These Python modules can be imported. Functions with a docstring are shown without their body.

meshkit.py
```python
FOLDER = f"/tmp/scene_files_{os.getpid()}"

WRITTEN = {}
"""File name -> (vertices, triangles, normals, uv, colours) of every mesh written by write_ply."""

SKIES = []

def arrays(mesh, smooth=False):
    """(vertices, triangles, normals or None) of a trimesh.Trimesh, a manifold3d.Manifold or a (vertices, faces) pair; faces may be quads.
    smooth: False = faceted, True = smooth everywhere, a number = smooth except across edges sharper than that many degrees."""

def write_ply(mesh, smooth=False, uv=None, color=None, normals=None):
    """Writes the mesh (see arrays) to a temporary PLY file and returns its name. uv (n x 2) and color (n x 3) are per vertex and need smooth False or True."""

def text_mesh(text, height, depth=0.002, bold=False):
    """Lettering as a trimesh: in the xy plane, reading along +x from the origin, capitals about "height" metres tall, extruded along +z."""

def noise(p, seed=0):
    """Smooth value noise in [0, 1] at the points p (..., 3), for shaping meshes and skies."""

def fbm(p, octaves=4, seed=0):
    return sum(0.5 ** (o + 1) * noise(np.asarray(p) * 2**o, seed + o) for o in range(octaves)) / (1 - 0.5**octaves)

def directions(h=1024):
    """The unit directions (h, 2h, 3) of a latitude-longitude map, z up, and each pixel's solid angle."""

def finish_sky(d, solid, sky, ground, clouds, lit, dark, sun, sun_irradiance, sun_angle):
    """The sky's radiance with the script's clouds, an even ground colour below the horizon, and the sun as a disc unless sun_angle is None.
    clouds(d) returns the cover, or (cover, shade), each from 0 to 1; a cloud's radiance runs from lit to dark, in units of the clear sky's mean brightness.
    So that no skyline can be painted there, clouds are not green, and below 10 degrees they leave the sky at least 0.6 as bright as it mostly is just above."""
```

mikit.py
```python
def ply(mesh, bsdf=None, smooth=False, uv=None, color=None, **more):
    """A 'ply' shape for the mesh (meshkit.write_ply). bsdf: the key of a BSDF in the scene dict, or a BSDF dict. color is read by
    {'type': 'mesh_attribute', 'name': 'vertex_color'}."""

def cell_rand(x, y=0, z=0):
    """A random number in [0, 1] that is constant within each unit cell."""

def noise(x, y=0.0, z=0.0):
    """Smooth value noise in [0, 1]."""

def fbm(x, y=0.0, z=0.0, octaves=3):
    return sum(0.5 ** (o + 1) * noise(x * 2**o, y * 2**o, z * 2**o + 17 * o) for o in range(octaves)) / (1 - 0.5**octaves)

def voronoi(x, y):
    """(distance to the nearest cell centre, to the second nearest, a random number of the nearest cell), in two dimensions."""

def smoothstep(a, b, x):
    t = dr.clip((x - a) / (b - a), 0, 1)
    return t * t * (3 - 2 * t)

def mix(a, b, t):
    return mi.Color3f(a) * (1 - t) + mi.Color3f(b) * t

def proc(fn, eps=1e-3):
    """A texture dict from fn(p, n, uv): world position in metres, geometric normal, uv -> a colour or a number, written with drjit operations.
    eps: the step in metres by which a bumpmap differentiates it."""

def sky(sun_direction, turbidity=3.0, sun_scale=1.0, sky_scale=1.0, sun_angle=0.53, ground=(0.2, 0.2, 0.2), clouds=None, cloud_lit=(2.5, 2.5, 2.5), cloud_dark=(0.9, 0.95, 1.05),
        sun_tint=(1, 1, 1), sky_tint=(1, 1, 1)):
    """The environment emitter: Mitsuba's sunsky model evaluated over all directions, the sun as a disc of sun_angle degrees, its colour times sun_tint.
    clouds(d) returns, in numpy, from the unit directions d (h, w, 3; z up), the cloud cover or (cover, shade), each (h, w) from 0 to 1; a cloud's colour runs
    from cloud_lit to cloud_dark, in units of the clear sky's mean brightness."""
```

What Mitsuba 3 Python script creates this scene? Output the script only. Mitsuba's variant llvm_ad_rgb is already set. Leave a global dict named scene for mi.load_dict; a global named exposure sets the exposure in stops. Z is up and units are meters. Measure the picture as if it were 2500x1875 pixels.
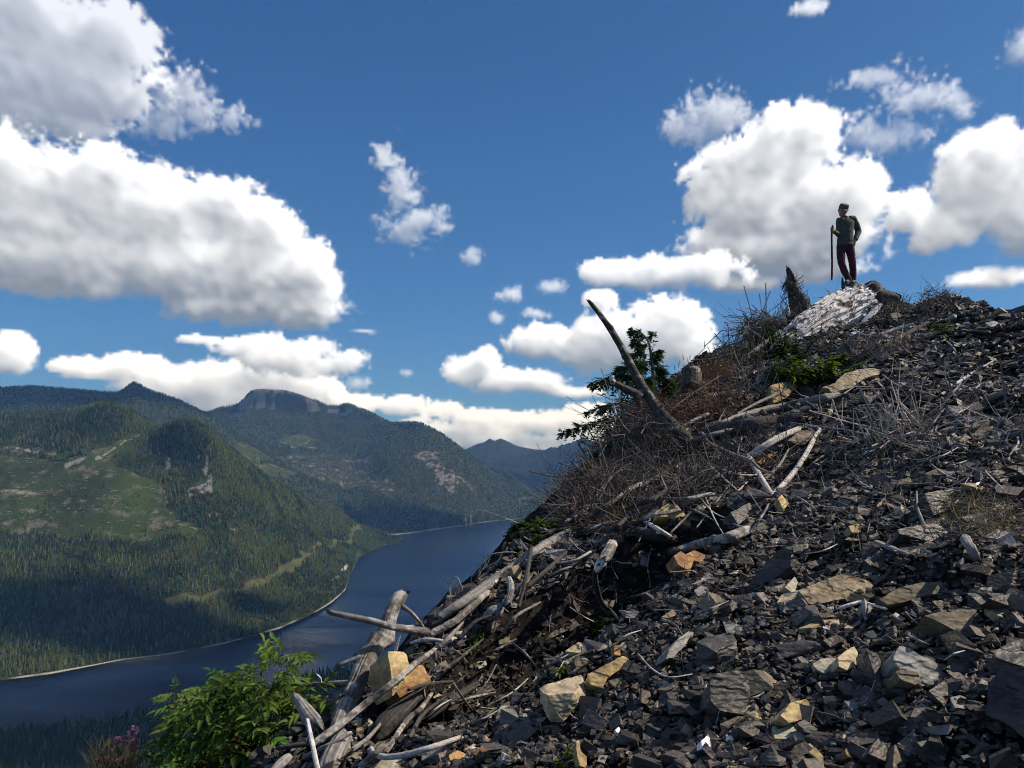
import math
import numpy as np
import trimesh
import manifold3d
import drjit as dr
import mitsuba as mi
import mikit
import meshkit
from mikit import proc, noise, fbm, smoothstep, mix, voronoi

scene, labels = {}, {}
exposure = 1.05

# ---------------------------------------------------------------- camera (z = 0 is the eye, the lake lies 500 m below)
FOV = 66.0
FPX = 1250 / math.tan(math.radians(FOV / 2))
PITCH = math.radians(4.826)
T4 = mi.ScalarTransform4f
scene['camera'] = {
    'type': 'perspective', 'fov': FOV, 'fov_axis': 'x', 'near_clip': 0.05, 'far_clip': 40000.0,
    'to_world': T4().look_at(origin=[0, 0, 0], target=[0, math.cos(PITCH), math.sin(PITCH)], up=[0, 0, 1]),
    'medium': {'type': 'ref', 'id': 'haze_air'},
}
# thin valley air: box round the whole landscape, clouds and sky outside it
scene['haze_air'] = {'type': 'homogeneous', 'albedo': {'type': 'rgb', 'value': [0.93, 0.95, 0.97]},
                     'sigma_t': {'type': 'rgb', 'value': [0.9e-5, 1.9e-5, 3.8e-5]}}
SUN_AZ, SUN_EL = 82.0, 43.0
SUN = np.array([math.cos(math.radians(SUN_EL)) * math.sin(math.radians(SUN_AZ)),
                math.cos(math.radians(SUN_EL)) * math.cos(math.radians(SUN_AZ)), math.sin(math.radians(SUN_EL))])

# ---------------------------------------------------------------- sky with cumulus: each puff is (azimuth, elevation, half width, half height) in degrees
CLOUDS = {
    'bank_high': (0.55, 1.1, [(-31.6,23.9,5.8,3.8),(-27.6,25.5,2.3,2.3),(-33.2,20.6,2.9,2.6),(-28.9,22.3,3.1,1.9),(-33.7,25.6,4.8,2.2),(-31.8,20.6,3.6,1.6)]),
    'wisp_left': (0.35, 1.9, [(-23.8,22.7,1.9,2.2),(-22.0,21.8,2.3,0.9),(-25.2,21.0,1.6,1.3)]),
    'bank_left': (1.0, 0.8, [(-33.2,16.1,2.9,2.9),(-32.1,14.9,5.1,4.1),(-28.6,15.7,6.0,3.4),(-25.0,15.3,4.5,2.9),(-20.6,16.0,2.7,2.3),(-18.1,14.4,2.9,2.6),(-15.5,12.4,2.5,2.4),(-13.9,11.5,1.5,1.6),(-22.8,11.9,8.4,2.3),(-29.7,12.1,6.7,2.4),(-18.0,10.0,5.6,1.6),(-31.4,10.4,4.6,1.1),(-15.5,9.5,2.8,1.4)]),
    'small_left': (0.9, 1.0, [(-32.5,5.9,1.1,1.1),(-32.9,5.2,1.2,0.7)]),
    'low_left': (1.0, 0.9, [(-28.4,5.3,2.1,0.7),(-25.7,5.5,2.1,1.0),(-23.2,4.4,3.5,1.4),(-20.2,4.2,3.6,1.6),(-13.8,4.0,1.9,1.3),(-16.6,4.9,3.8,1.6),(-18.4,3.0,3.7,1.3)]),
    'low_left_back': (0.8, 1.0, [(-15.4,6.4,3.8,1.3),(-17.9,7.0,2.8,1.0),(-13.5,6.0,2.4,0.8),(-21.5,7.4,1.2,0.3)]),
    'wisp_middle': (0.45, 1.7, [(-8.6,18.2,1.3,2.5),(-7.4,15.7,2.3,1.7),(-9.5,20.3,1.0,1.1),(-5.3,15.9,1.0,0.5),(-2.8,13.8,0.8,0.7)]),
    'tower_right': (1.0, 0.8, [(17.8,17.5,4.9,3.9),(19.8,20.3,3.1,2.6),(22.6,15.5,3.1,3.3),(15.2,14.0,3.1,1.9),(19.6,13.7,5.4,1.8),(24.1,16.8,1.6,2.3),(17.0,11.7,2.7,0.8),(21.3,12.3,3.1,1.0)]),
    'skirt_right': (0.75, 1.1, [(12.6,12.5,4.4,1.3),(6.9,12.7,2.3,0.9),(9.9,12.5,3.2,1.0)]),
    'wisp_right': (0.4, 1.9, [(14.4,22.5,2.4,1.8),(12.8,21.9,1.5,1.0),(15.4,23.4,1.2,0.9)]),
    'veil_right': (0.35, 1.9, [(28.3,22.3,2.7,1.5),(25.8,23.6,1.8,0.7),(26.5,20.2,2.3,1.3),(30.6,21.8,1.0,1.1),(24.5,20.3,1.3,1.1)]),
    'bank_right': (1.0, 0.8, [(31.2,16.4,2.6,3.0),(32.5,18.4,1.6,1.6),(34.1,14.4,3.3,3.0),(29.5,14.1,2.0,1.7),(31.4,10.6,2.6,0.7),(28.1,13.4,1.3,1.0),(27.2,15.2,1.7,1.5),(36.5,16.5,3.5,3.5)]),
    'specks_right': (0.6, 1.4, [(33.8,23.7,1.0,1.0),(21.6,28.6,1.1,0.5)]),
    'middle_low': (0.9, 0.9, [(6.9,8.4,2.3,1.7),(10.9,9.0,2.7,1.8),(11.8,7.5,2.7,1.5),(3.5,7.7,3.3,1.3),(6.6,10.8,1.2,0.8),(8.2,6.9,4.9,1.3),(13.1,6.7,1.6,1.1),(9.5,8.1,3.9,1.8)]),
    'middle_base': (0.85, 1.0, [(-2.6,5.8,2.5,1.3),(1.1,4.8,3.7,0.9),(4.2,4.2,1.8,0.5)]),
    'specks': (0.5, 1.3, [(-0.2,11.2,1.1,0.7),(2.9,11.8,0.9,0.5),(1.8,9.8,1.3,0.4),(-1.2,9.5,0.7,0.5),(-11.2,4.7,0.9,0.6),(-7.8,5.5,0.6,0.3),(-10.6,8.5,1.0,0.15)]),
    'far_band': (0.85, 1.15, [(-7.9,3.1,1.7,0.7),(-4.9,2.9,1.5,0.6),(-1.9,2.3,3.7,0.7),(2.2,2.0,4.0,0.8),(5.2,2.7,1.3,0.7),(-4.2,1.4,5.0,0.7),(7.5,1.4,4.6,0.9),(-10.9,3.2,1.6,0.7),(-0.2,0.8,6.7,0.7),(12.4,1.9,3.5,1.3),(-12.8,4.0,1.0,1.0),(6.1,0.3,5.2,0.7)]),
}


def clouds(d):
    """Cover and shade of fair weather cumulus, built up from overlapping round puffs with broken edges."""
    from scipy.ndimage import gaussian_filter, shift as shift2
    az = np.degrees(np.arctan2(d[..., 0], d[..., 1]))
    el = np.degrees(np.arcsin(np.clip(d[..., 2], -1, 1)))
    p = np.stack([az * np.cos(np.radians(np.clip(el, 0, 70))), el, np.zeros_like(az)], -1)
    cover, shade = np.zeros_like(az), np.zeros_like(az)
    # billowed detail noise, three scales
    def billow(s, seed):
        return 1 - np.abs(2 * meshkit.fbm(p * s + 31.7, 3, seed) - 1) * 2
    wx, wy = meshkit.fbm(p * 0.45 + 3.1, 4, 5) - 0.5, meshkit.fbm(p * 0.45 + 9.7, 4, 6) - 0.5
    curl = np.stack([meshkit.fbm(p * 1.1 + 5.5, 3, 31) - .5, meshkit.fbm(p * 1.1 + 8.5, 3, 32) - .5, 0 * az], -1)
    fine = meshkit.fbm((p + curl * 2.2) * 1.6 + 1.3, 4, 11) - 0.5
    fine2 = meshkit.fbm((p + curl * 1.2) * 3.4 + 7.3, 3, 17) - 0.5
    b1, b2 = billow(0.55, 21), billow(1.3, 22)
    rnd = np.random.default_rng(7)
    extra = []
    for k in range(40):                              # the same weather goes on all round, outside the view
        a, e = rnd.uniform(-180, 180), rnd.uniform(3, 60)
        if -42 < a < 42 and e < 38:
            continue
        s = 0.35 + e / 40
        extra.append((a, e, (0.9, 0.9, [(a + rnd.normal(0, 3) * s, e + rnd.normal(0, .8) * s, rnd.uniform(2.5, 5) * s, rnd.uniform(1.2, 2.4) * s) for _ in range(6)])))
    groups = [v for v in CLOUDS.values()] + [x[2] for x in extra]
    for dens, ragged, puffs in groups:
        f = np.full(az.shape, -9.0)
        height = np.zeros_like(az)
        top, base = max(q[1] + q[3] for q in puffs), min(q[1] - q[3] for q in puffs)
        a0, a1 = min(q[0] - q[2] for q in puffs) - 4, max(q[0] + q[2] for q in puffs) + 4
        cols, rows = np.nonzero(((az[az.shape[0] - 1] > a0) & (az[az.shape[0] - 1] < a1)))[0], np.nonzero((el[:, 0] > base - 4) & (el[:, 0] < top + 4))[0]
        if not len(cols) or not len(rows):
            continue
        ix = np.ix_(rows, cols)
        A, E, WX, WY, FI, F2, B1, B2 = (q[ix] for q in (az, el, wx, wy, fine, fine2, b1, b2))
        f, height = np.full(A.shape, -9.0), np.zeros_like(A)
        for (pa, pe, ra, re) in puffs:
            s = min(ra, re)
            x = (A - pa) * np.cos(np.radians(pe)) / ra / 1.12 + WX * 2.2 * ragged * min(1, 1.2 / s) * 0.55
            y = (E - pe) / re / 1.12 + WY * 2.2 * ragged * min(1, 1.2 / s) * 0.55
            y = np.where(y < 0, y * 1.15, y)
            q = 1 - x * x - y * y
            f = np.maximum(f, q)
            height = np.maximum(height, np.sqrt(np.maximum(q, 0)) * (ra * re) ** .5)
        edge = np.clip(1.25 - f, 0.25, 1)
        f = f + (FI * 1.45 * ragged + F2 * 0.75 * ragged * (1 + (ragged > 1.2))) * edge + ((B1 - .5) * 0.35 + (B2 - .5) * .22) * edge
        low = np.clip(1 - (E - base) / max(top - base, .5) * 1.6, 0, 1)
        c = np.clip((f + 0.10) / (0.50 + 0.45 * low + 0.95 * (ragged > 1.2)), 0, 1)
        c = c * c * (3 - 2 * c) * min(1, 0.3 + 0.7 * dens) * np.clip(0.55 + f * (0.9 if ragged > 1.2 else 2.5), 0, 1)
        step = 180.0 / az.shape[0]
        sgn = 1 if az[0, 1] > az[0, 0] else -1
        rel = np.clip((E - base) / max(top - base, .5), 0, 1)
        body = np.clip(f + (B1 - .5) * .5, 0, 1.2) * (0.35 + 0.65 * np.clip(height / 2.0, 0, 1.3))
        tau, w = np.zeros_like(A), 0
        for k in range(1, 11):                       # how much cloud lies between here and the sun, up to the right
            r = 0.13 * k * k ** .45
            tau += shift2(body, (r * 0.80 / step, -sgn * r * 0.60 / step), order=1, mode='nearest') * r * .22
        bump = gaussian_filter(height * 1.0 + (0.9 * B1 + 0.55 * B2) * np.clip(f * 2, 0, 1), 0.7)
        gy, gx = np.gradient(bump, step)
        gx *= sgn; gy *= -1
        lam = (-gx * 0.50 - gy * 0.72 + 0.45) / np.sqrt(gx ** 2 + gy ** 2 + 1)
        lam = np.clip(lam * 0.7 + 0.42, 0, 1)
        bright = np.exp(-np.maximum(tau - .18, 0) * 0.30) * (0.45 + 0.62 * lam) * (0.80 + 0.25 * np.clip(f, 0, 1)) + 0.10 * lam - 0.30 * np.clip(1 - rel * 2.0, 0, 1) * np.clip(tau, 0, 1)
        bright = gaussian_filter(bright, 0.6)
        s = np.clip(1.02 - bright * 1.12, 0, 1) * (0.75 + 0.25 * dens)
        new = cover[ix] * (1 - c) + c
        shade[ix] = np.where(new > 1e-4, (shade[ix] * cover[ix] * (1 - c) + s * c) / np.maximum(new, 1e-4), 0)
        cover[ix] = new
    return cover, shade


scene['sky'] = mikit.sky(SUN.tolist(), turbidity=2.2, sun_scale=1.7, sky_scale=1.2, sun_tint=(1.0, 1.04, 1.16), clouds=clouds, cloud_lit=(7.3, 7.4, 7.6), cloud_dark=(1.35, 1.58, 1.92), ground=(0.06, 0.08, 0.07),
                         sky_tint=(0.50, 0.82, 1.15))

# ---------------------------------------------------------------- helpers
def at(px, py, Y):
    """The place that stands Y metres ahead of the eye in the direction of a point of the 2500 x 1875 photograph."""
    u, v = (np.asarray(px, float) - 1250) / FPX, -(np.asarray(py, float) - 937.5) / FPX
    y, z = math.cos(PITCH) - v * math.sin(PITCH), math.sin(PITCH) + v * math.cos(PITCH)
    s = np.asarray(Y, float) / y
    return np.stack(np.broadcast_arrays(u * s, np.asarray(Y, float) + 0 * s, z * s), -1)


used = {}


def numbered(key):
    n = used.get(key, -1) + 1
    used[key] = n
    return key if n == 0 else f'{key}_{n:03d}'


def add(name, mesh, bsdf, label=None, cat=None, group=None, kind=None, parent=None, **kw):
    key = numbered((parent + '__' if parent else '') + name)
    scene[key] = mikit.ply(mesh, bsdf, **kw)
    d = {}
    if label: d['label'] = label
    if cat and not parent: d['category'] = cat
    if group: d['group'] = group
    if kind: d['kind'] = kind
    if d: labels[key] = d
    return key


def thing(name, label, cat, group=None):
    key = numbered(name)
    labels[key] = {'label': label, 'category': cat}
    if group: labels[key]['group'] = group
    return key


def vfbm(p, octaves=4, seed=0):
    return meshkit.fbm(p, octaves, seed)


def grid_faces(nu, nv):
    i, j = np.meshgrid(np.arange(nv - 1), np.arange(nu - 1), indexing='ij')
    a = i * nu + j
    return np.stack([a, a + 1, a + nu + 1, a + nu], -1).reshape(-1, 4)


def scatter_mesh(tv, tf, pos, scale, rot, lean=None):
    """One mesh of many copies of the template (tv, tf): pos (n,3), scale (n,) or (n,3), rot (n,) about z."""
    n = len(pos)
    scale = np.broadcast_to(np.asarray(scale, float).reshape(n, -1), (n, 3))
    c, s = np.cos(rot)[:, None], np.sin(rot)[:, None]
    v = tv[None] * scale[:, None]
    x, y, z = v[..., 0] * c - v[..., 1] * s, v[..., 0] * s + v[..., 1] * c, v[..., 2]
    if lean is not None:
        x, y = x + z * lean[:, :1], y + z * lean[:, 1:]
    V = np.stack([x, y, z], -1) + pos[:, None]
    F = tf[None] + (np.arange(n) * len(tv))[:, None, None]
    return V.reshape(-1, 3), F.reshape(-1, tf.shape[1])


VC = {'type': 'mesh_attribute', 'name': 'vertex_color'}
scene['land'] = {'type': 'twosided', 'b': {'type': 'diffuse', 'reflectance': VC}}
scene['leafage'] = {'type': 'twosided', 'b': {'type': 'diffuse', 'reflectance': VC}}


# ---------------------------------------------------------------- mountains, lofted through contour lines (each line: photo x, photo y, metres ahead)
def loft(lines, nu, nv, power, amp, cell, seed, u0, u1, ridged=0.0):
    """Points (nv, nu, 3) of a slope through the contour lines (lowest first, crest and back slope last), roughened with gullies."""
    from scipy.interpolate import PchipInterpolator
    from scipy.ndimage import gaussian_filter1d
    us = np.linspace(u0, u1, nu)
    rows = []
    for L in lines:
        L = np.array(L, float)
        rows.append(at(us, np.interp(us, L[:, 0], L[:, 1]), np.exp(np.interp(us, L[:, 0], np.log(L[:, 2])))))
    rows = np.array(rows)
    for k in range(1, len(rows)):                     # ease the bends of the lines, least at the crest
        sg = .8 if k == power else 11.0
        rows[k] = gaussian_filter1d(rows[k], sg, axis=0, mode='nearest')
    t = np.linspace(0, len(rows) - 1, nv)
    P = PchipInterpolator(np.arange(len(rows)), rows, axis=0)(t)
    env = np.clip(t / 0.6, 0, 1) * np.clip(1.15 - 1.03 * np.exp(-((t - power) / 0.45) ** 2), 0, 1)
    q = P / cell
    n1 = vfbm(q, 5, seed) - 0.5
    w = q + 0.6 * np.stack([vfbm(q * .7, 3, seed + 40), vfbm(q * .7, 3, seed + 50), 0 * n1], -1)
    n2 = 1 - np.abs(2 * vfbm(w * [1, 1, .25], 4, seed + 9) - 1) * 2
    P = P.copy()
    P[..., 2] += env[:, None] * amp * (n1 * 2 * (1 - ridged) + (n2 - .5) * ridged * 2)
    P[..., 2] = np.where(t[:, None] > .09, np.maximum(P[..., 2], LAKE + 3.5), P[..., 2])
    return P


LAKE = -500.0


def slope_of(P):
    g = np.cross(np.gradient(P, axis=1), np.gradient(P, axis=0))
    g /= np.linalg.norm(g, axis=-1, keepdims=True) + 1e-9
    return np.abs(g[..., 2])


def inside(poly, x, y):
    """Even-odd test of the points against a polygon of map coordinates (metres)."""
    poly, r = np.array(poly, float), np.zeros(np.shape(x), bool)
    for (xa, ya), (xb, yb) in zip(poly, np.roll(poly, -1, 0)):
        k = (ya > y) != (yb > y)
        r ^= k & (x < (xb - xa) * (y - ya) / (yb - ya + 1e-12) + xa)
    return r


def blend(c, d, m):
    return c * (1 - m[..., None]) + np.asarray(d) * m[..., None]


SHORE = [(-1500, 1740, 1505), (-400, 1700, 1604), (0, 1655, 1734), (120, 1640, 1782), (300, 1605, 1906), (420, 1590, 1964), (550, 1565, 2070), (680, 1530, 2238), (770, 1490, 2468),
         (810, 1465, 2637), (843, 1436, 2864), (852, 1400, 3208), (880, 1350, 3850), (930, 1330, 4184), (985, 1319, 4395)]
HILL = [
    [(x, y + 6, d * 0.995) for x, y, d in SHORE],
    [(-1500, 1600, 1800), (-400, 1580, 1850), (0, 1545, 1960), (260, 1535, 2060), (460, 1505, 2170), (560, 1495, 2310), (670, 1475, 2470), (773, 1440, 2800), (843, 1400, 3080), (875, 1345, 3900), (985, 1318.5, 4410)],
    [(-1500, 1330, 2300), (-400, 1320, 2400), (0, 1300, 2450), (260, 1290, 2500), (380, 1295, 2550), (460, 1300, 2530), (560, 1330, 2600), (670, 1370, 2750), (773, 1380, 3000), (843, 1350, 3500), (875, 1326, 4000), (985, 1318, 4420)],
    [(-1500, 1110, 2900), (-400, 1115, 2850), (0, 1120, 2800), (260, 1105, 2820), (390, 1145, 2835), (460, 1142, 2825), (560, 1200, 2800), (670, 1275, 3050), (773, 1305, 3400), (843, 1305, 3900), (875, 1301, 4200), (985, 1317.5, 4430)],
    [(-1500, 1020, 3600), (-400, 1005, 3400), (0, 1012, 3200), (110, 1012, 3150), (170, 1003, 3100), (215, 995, 3090), (245, 986, 3080), (275, 987, 3080), (305, 995, 3080), (330, 1008, 3080), (360, 1030, 3080), (385, 1046, 3010), (405, 1040, 2985),
     (440, 1028, 2965), (475, 1030, 2960), (505, 1048, 2950), (530, 1075, 3000), (570, 1102, 3100), (615, 1140, 3250), (680, 1183, 3500), (773, 1230, 4000), (843, 1262, 4250), (875, 1279, 4350), (930, 1300, 4400), (985, 1317, 4440)],
    [(-1500, 1080, 4300), (-400, 1080, 4100), (0, 1090, 3800), (385, 1110, 3600), (530, 1160, 3500), (680, 1240, 3900), (773, 1265, 4350), (875, 1292, 4600), (985, 1317, 4460)],
]
KNOB = [
    [(-1500, 1160, 4200), (0, 1150, 4200), (400, 1150, 4200), (700, 1235, 4400), (800, 1250, 4700), (860, 1275, 4900)],
    [(-1500, 1060, 4700), (0, 1050, 4700), (300, 1045, 4700), (480, 1065, 4750), (600, 1140, 4700), (700, 1190, 4800), (800, 1215, 5000), (860, 1250, 5100)],
    [(-1500, 930, 6200), (-300, 945, 5900), (0, 950, 5700), (90, 946, 5650), (170, 953, 5600), (250, 960, 5600), (290, 961, 5600), (305, 951, 5600), (316, 940, 5600), (325, 936, 5600), (338, 939, 5600), (352, 950, 5600), (385, 962, 5580), (430, 978, 5550), (470, 996, 5500),
     (510, 1015, 5450), (560, 1050, 5350), (640, 1105, 5300), (720, 1150, 5300), (800, 1190, 5350), (860, 1235, 5350)],
    [(-1500, 1010, 7400), (0, 1030, 7200), (330, 1020, 7000), (500, 1080, 6600), (640, 1150, 6200), (860, 1250, 5800)],
]
MESA = [
    [(380, 1190, 5000), (700, 1270, 4900), (860, 1290, 4900), (960, 1306, 4690), (1000, 1302, 4790), (1080, 1291, 5070), (1200, 1273, 5600), (1350, 1259, 6150), (1500, 1256, 6250), (1900, 1252, 6400)],
    [(380, 1130, 5600), (640, 1150, 5500), (760, 1185, 5500), (860, 1215, 5600), (960, 1240, 5500), (1080, 1250, 5700), (1200, 1245, 6100), (1350, 1243, 6500), (1500, 1246, 6500), (1900, 1247, 6600)],
    [(380, 1060, 6400), (520, 1060, 6400), (640, 1080, 6300), (760, 1105, 6200), (860, 1110, 6200), (960, 1120, 6000), (1080, 1140, 6100), (1150, 1165, 6300), (1250, 1205, 6600), (1350, 1225, 6800), (1500, 1236, 6900), (1900, 1240, 7000)],
    [(380, 1035, 7300), (510, 1022, 7300), (560, 1012, 7300), (610, 1006, 7250), (650, 1004, 7250), (720, 1012, 7250), (790, 1020, 7250), (860, 1020, 7200), (950, 1050, 6900), (1000, 1048, 6600), (1060, 1065, 6500), (1140, 1120, 6700), (1250, 1185, 7000), (1350, 1218, 7100), (1500, 1232, 7100), (1900, 1238, 7200)],
    [(380, 1025, 7600), (470, 1012, 7550), (510, 1006, 7500), (535, 997, 7450), (565, 993, 7400), (583, 989, 7400), (592, 978, 7400), (601, 965, 7380), (612, 955, 7360), (628, 950.5, 7350), (660, 951, 7350), (700, 953.5, 7350), (735, 964, 7350), (765, 976, 7350), (800, 992, 7350), (826, 992, 7350),
     (836, 986, 7350), (848, 984, 7350), (862, 990, 7350), (880, 998, 7350), (905, 1006, 7300), (930, 1022, 7250), (955, 1035, 7150), (985, 1033, 6900), (1010, 1032, 6800), (1030, 1036, 6750), (1060, 1050, 6750), (1100, 1076, 6800), (1150, 1112, 6900), (1200, 1150, 7000), (1280, 1190, 7200), (1350, 1213, 7300), (1430, 1228, 7300), (1900, 1236, 7400)],
    [(380, 1080, 9000), (640, 1030, 9000), (850, 1050, 9000), (1010, 1080, 8500), (1200, 1190, 8300), (1430, 1240, 8000), (1900, 1240, 8000)],
]
BLUE = [
    [(1000, 1235, 7600), (1500, 1235, 7600), (2400, 1235, 7600), (3200, 1235, 7600)],
    [(1000, 1190, 9500), (1250, 1185, 9300), (1350, 1180, 8800), (1450, 1175, 8600), (1600, 1165, 8600), (3200, 1150, 8600)],
    [(1000, 1150, 10500), (1200, 1130, 10800), (1320, 1145, 10300), (1400, 1125, 9900), (1480, 1115, 9700), (1600, 1110, 9600), (3200, 1100, 9600)],
    [(1000, 1125, 12000), (1100, 1112, 12000), (1140, 1097, 12000), (1165, 1084, 12000), (1182, 1080, 12000), (1196, 1069, 12000), (1207, 1076, 12000), (1222, 1069, 12000), (1240, 1077, 12000), (1262, 1087, 12000), (1300, 1094, 12000), (1330, 1096, 11800), (1345, 1088, 11700), (1358, 1093, 11600), (1385, 1085, 11500),
     (1405, 1080, 11500), (1425, 1069, 11400), (1445, 1081, 11300), (1470, 1086, 11200), (1490, 1076, 11100), (1510, 1058, 11000), (1530, 1068, 11000), (1560, 1085, 11000), (1700, 1060, 11000), (2000, 1050, 11000), (2500, 1070, 11000), (3200, 1060, 11000)],
    [(1000, 1180, 14000), (1500, 1140, 13500), (3200, 1140, 13500)],
]
rngT = np.random.default_rng(11)
hill = loft(HILL, 560, 260, 4, 54, 330, 3, -900, 985)
knob = loft(KNOB, 330, 120, 2, 30, 700, 13, -900, 860, .35)
mesa = loft(MESA, 560, 240, 4, 60, 620, 23, 380, 1900, .55)
blue = loft(BLUE, 900, 90, 3, 130, 900, 33, 1000, 3200, .8)

# colours of bare ground, scrub, slash and rock on the slopes (metres on the map)
SOIL, SCRUB, BRIGHT = np.array([.030, .030, .016]), np.array([.036, .050, .020]), np.array([.044, .066, .022])
SLASH, ROCK, FOREST = np.array([.20, .18, .14]), np.array([.24, .235, .225]), np.array([.014, .026, .012])
HILL_PATCHES = {
    'clearcut': [(-2880,2860),(-1825,2825),(-1690,2810),(-1515,2785),(-1400,2935),(-1395,2860),(-1405,2795),(-1360,2740),(-1310,2750),(-1205,2755),(-1060,2585),(-1010,2580),(-1005,2525),(-1055,2515),(-1085,2495),(-1195,2450),(-1330,2460),(-1440,2440),(-1570,2445),(-2365,2365)],
    'cut_high': [(-1865,2885),(-1785,2895),(-1625,2860),(-1515,2825),(-1510,2800),(-1700,2825),(-1825,2825)],
    'stand_in_cut': [(-1695,2845),(-1605,2840),(-1530,2820),(-1495,2760),(-1565,2750),(-1665,2805)],
    'strip_near': [(-965,2220),(-930,2245),(-875,2350),(-835,2515),(-815,2610),(-795,2775),(-775,2965),(-790,3345),(-795,3570),(-800,3895),(-850,4390),(-815,4295),(-780,3840),(-775,3535),(-770,3315),(-760,2910),(-780,2725),(-800,2590),(-820,2510),(-865,2330),(-905,2210),(-935,2190)],
    'strip_left': [(-1260,2240),(-1215,2240),(-1180,2205),(-1165,2155),(-1195,2165)],
    'pond': [(-690,3330),(-674,3330),(-668,3210),(-680,3190)],
    'pond2': [(-656,3010),(-645,2995),(-652,2880),(-661,2890)],
    'rock1': [(-1125,2760),(-1100,2805),(-1100,2835),(-1090,2840),(-1065,2785),(-1080,2745),(-1110,2720)],
    'rock2': [(-1280,2915),(-1255,2885),(-1170,2755),(-1180,2760),(-1250,2860)],
    'rock3': [(-1020,2695),(-1005,2735),(-990,2720),(-1005,2680)],
    'rock4': [(-955,2670),(-930,2735),(-910,2790),(-910,2760),(-945,2660)],
    'rock5': [(-1190,2745),(-1140,2675),(-1110,2620),(-1150,2665)],
    'rock6': [(-1125,2840),(-1120,2875),(-1105,2860),(-1110,2830)],
    'road': [(-1690,2620),(-1630,2620),(-1555,2615),(-1555,2610),(-1630,2605),(-1685,2605)],
    'road2': [(-1840,2885),(-1685,2850),(-1520,2830),(-1515,2820),(-1675,2840),(-1835,2870)],
    'road3': [(-1555,2745),(-1510,2780),(-1445,2795),(-1415,2900),(-1410,2895),(-1440,2785),(-1490,2760),(-1540,2730)],
}
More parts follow.
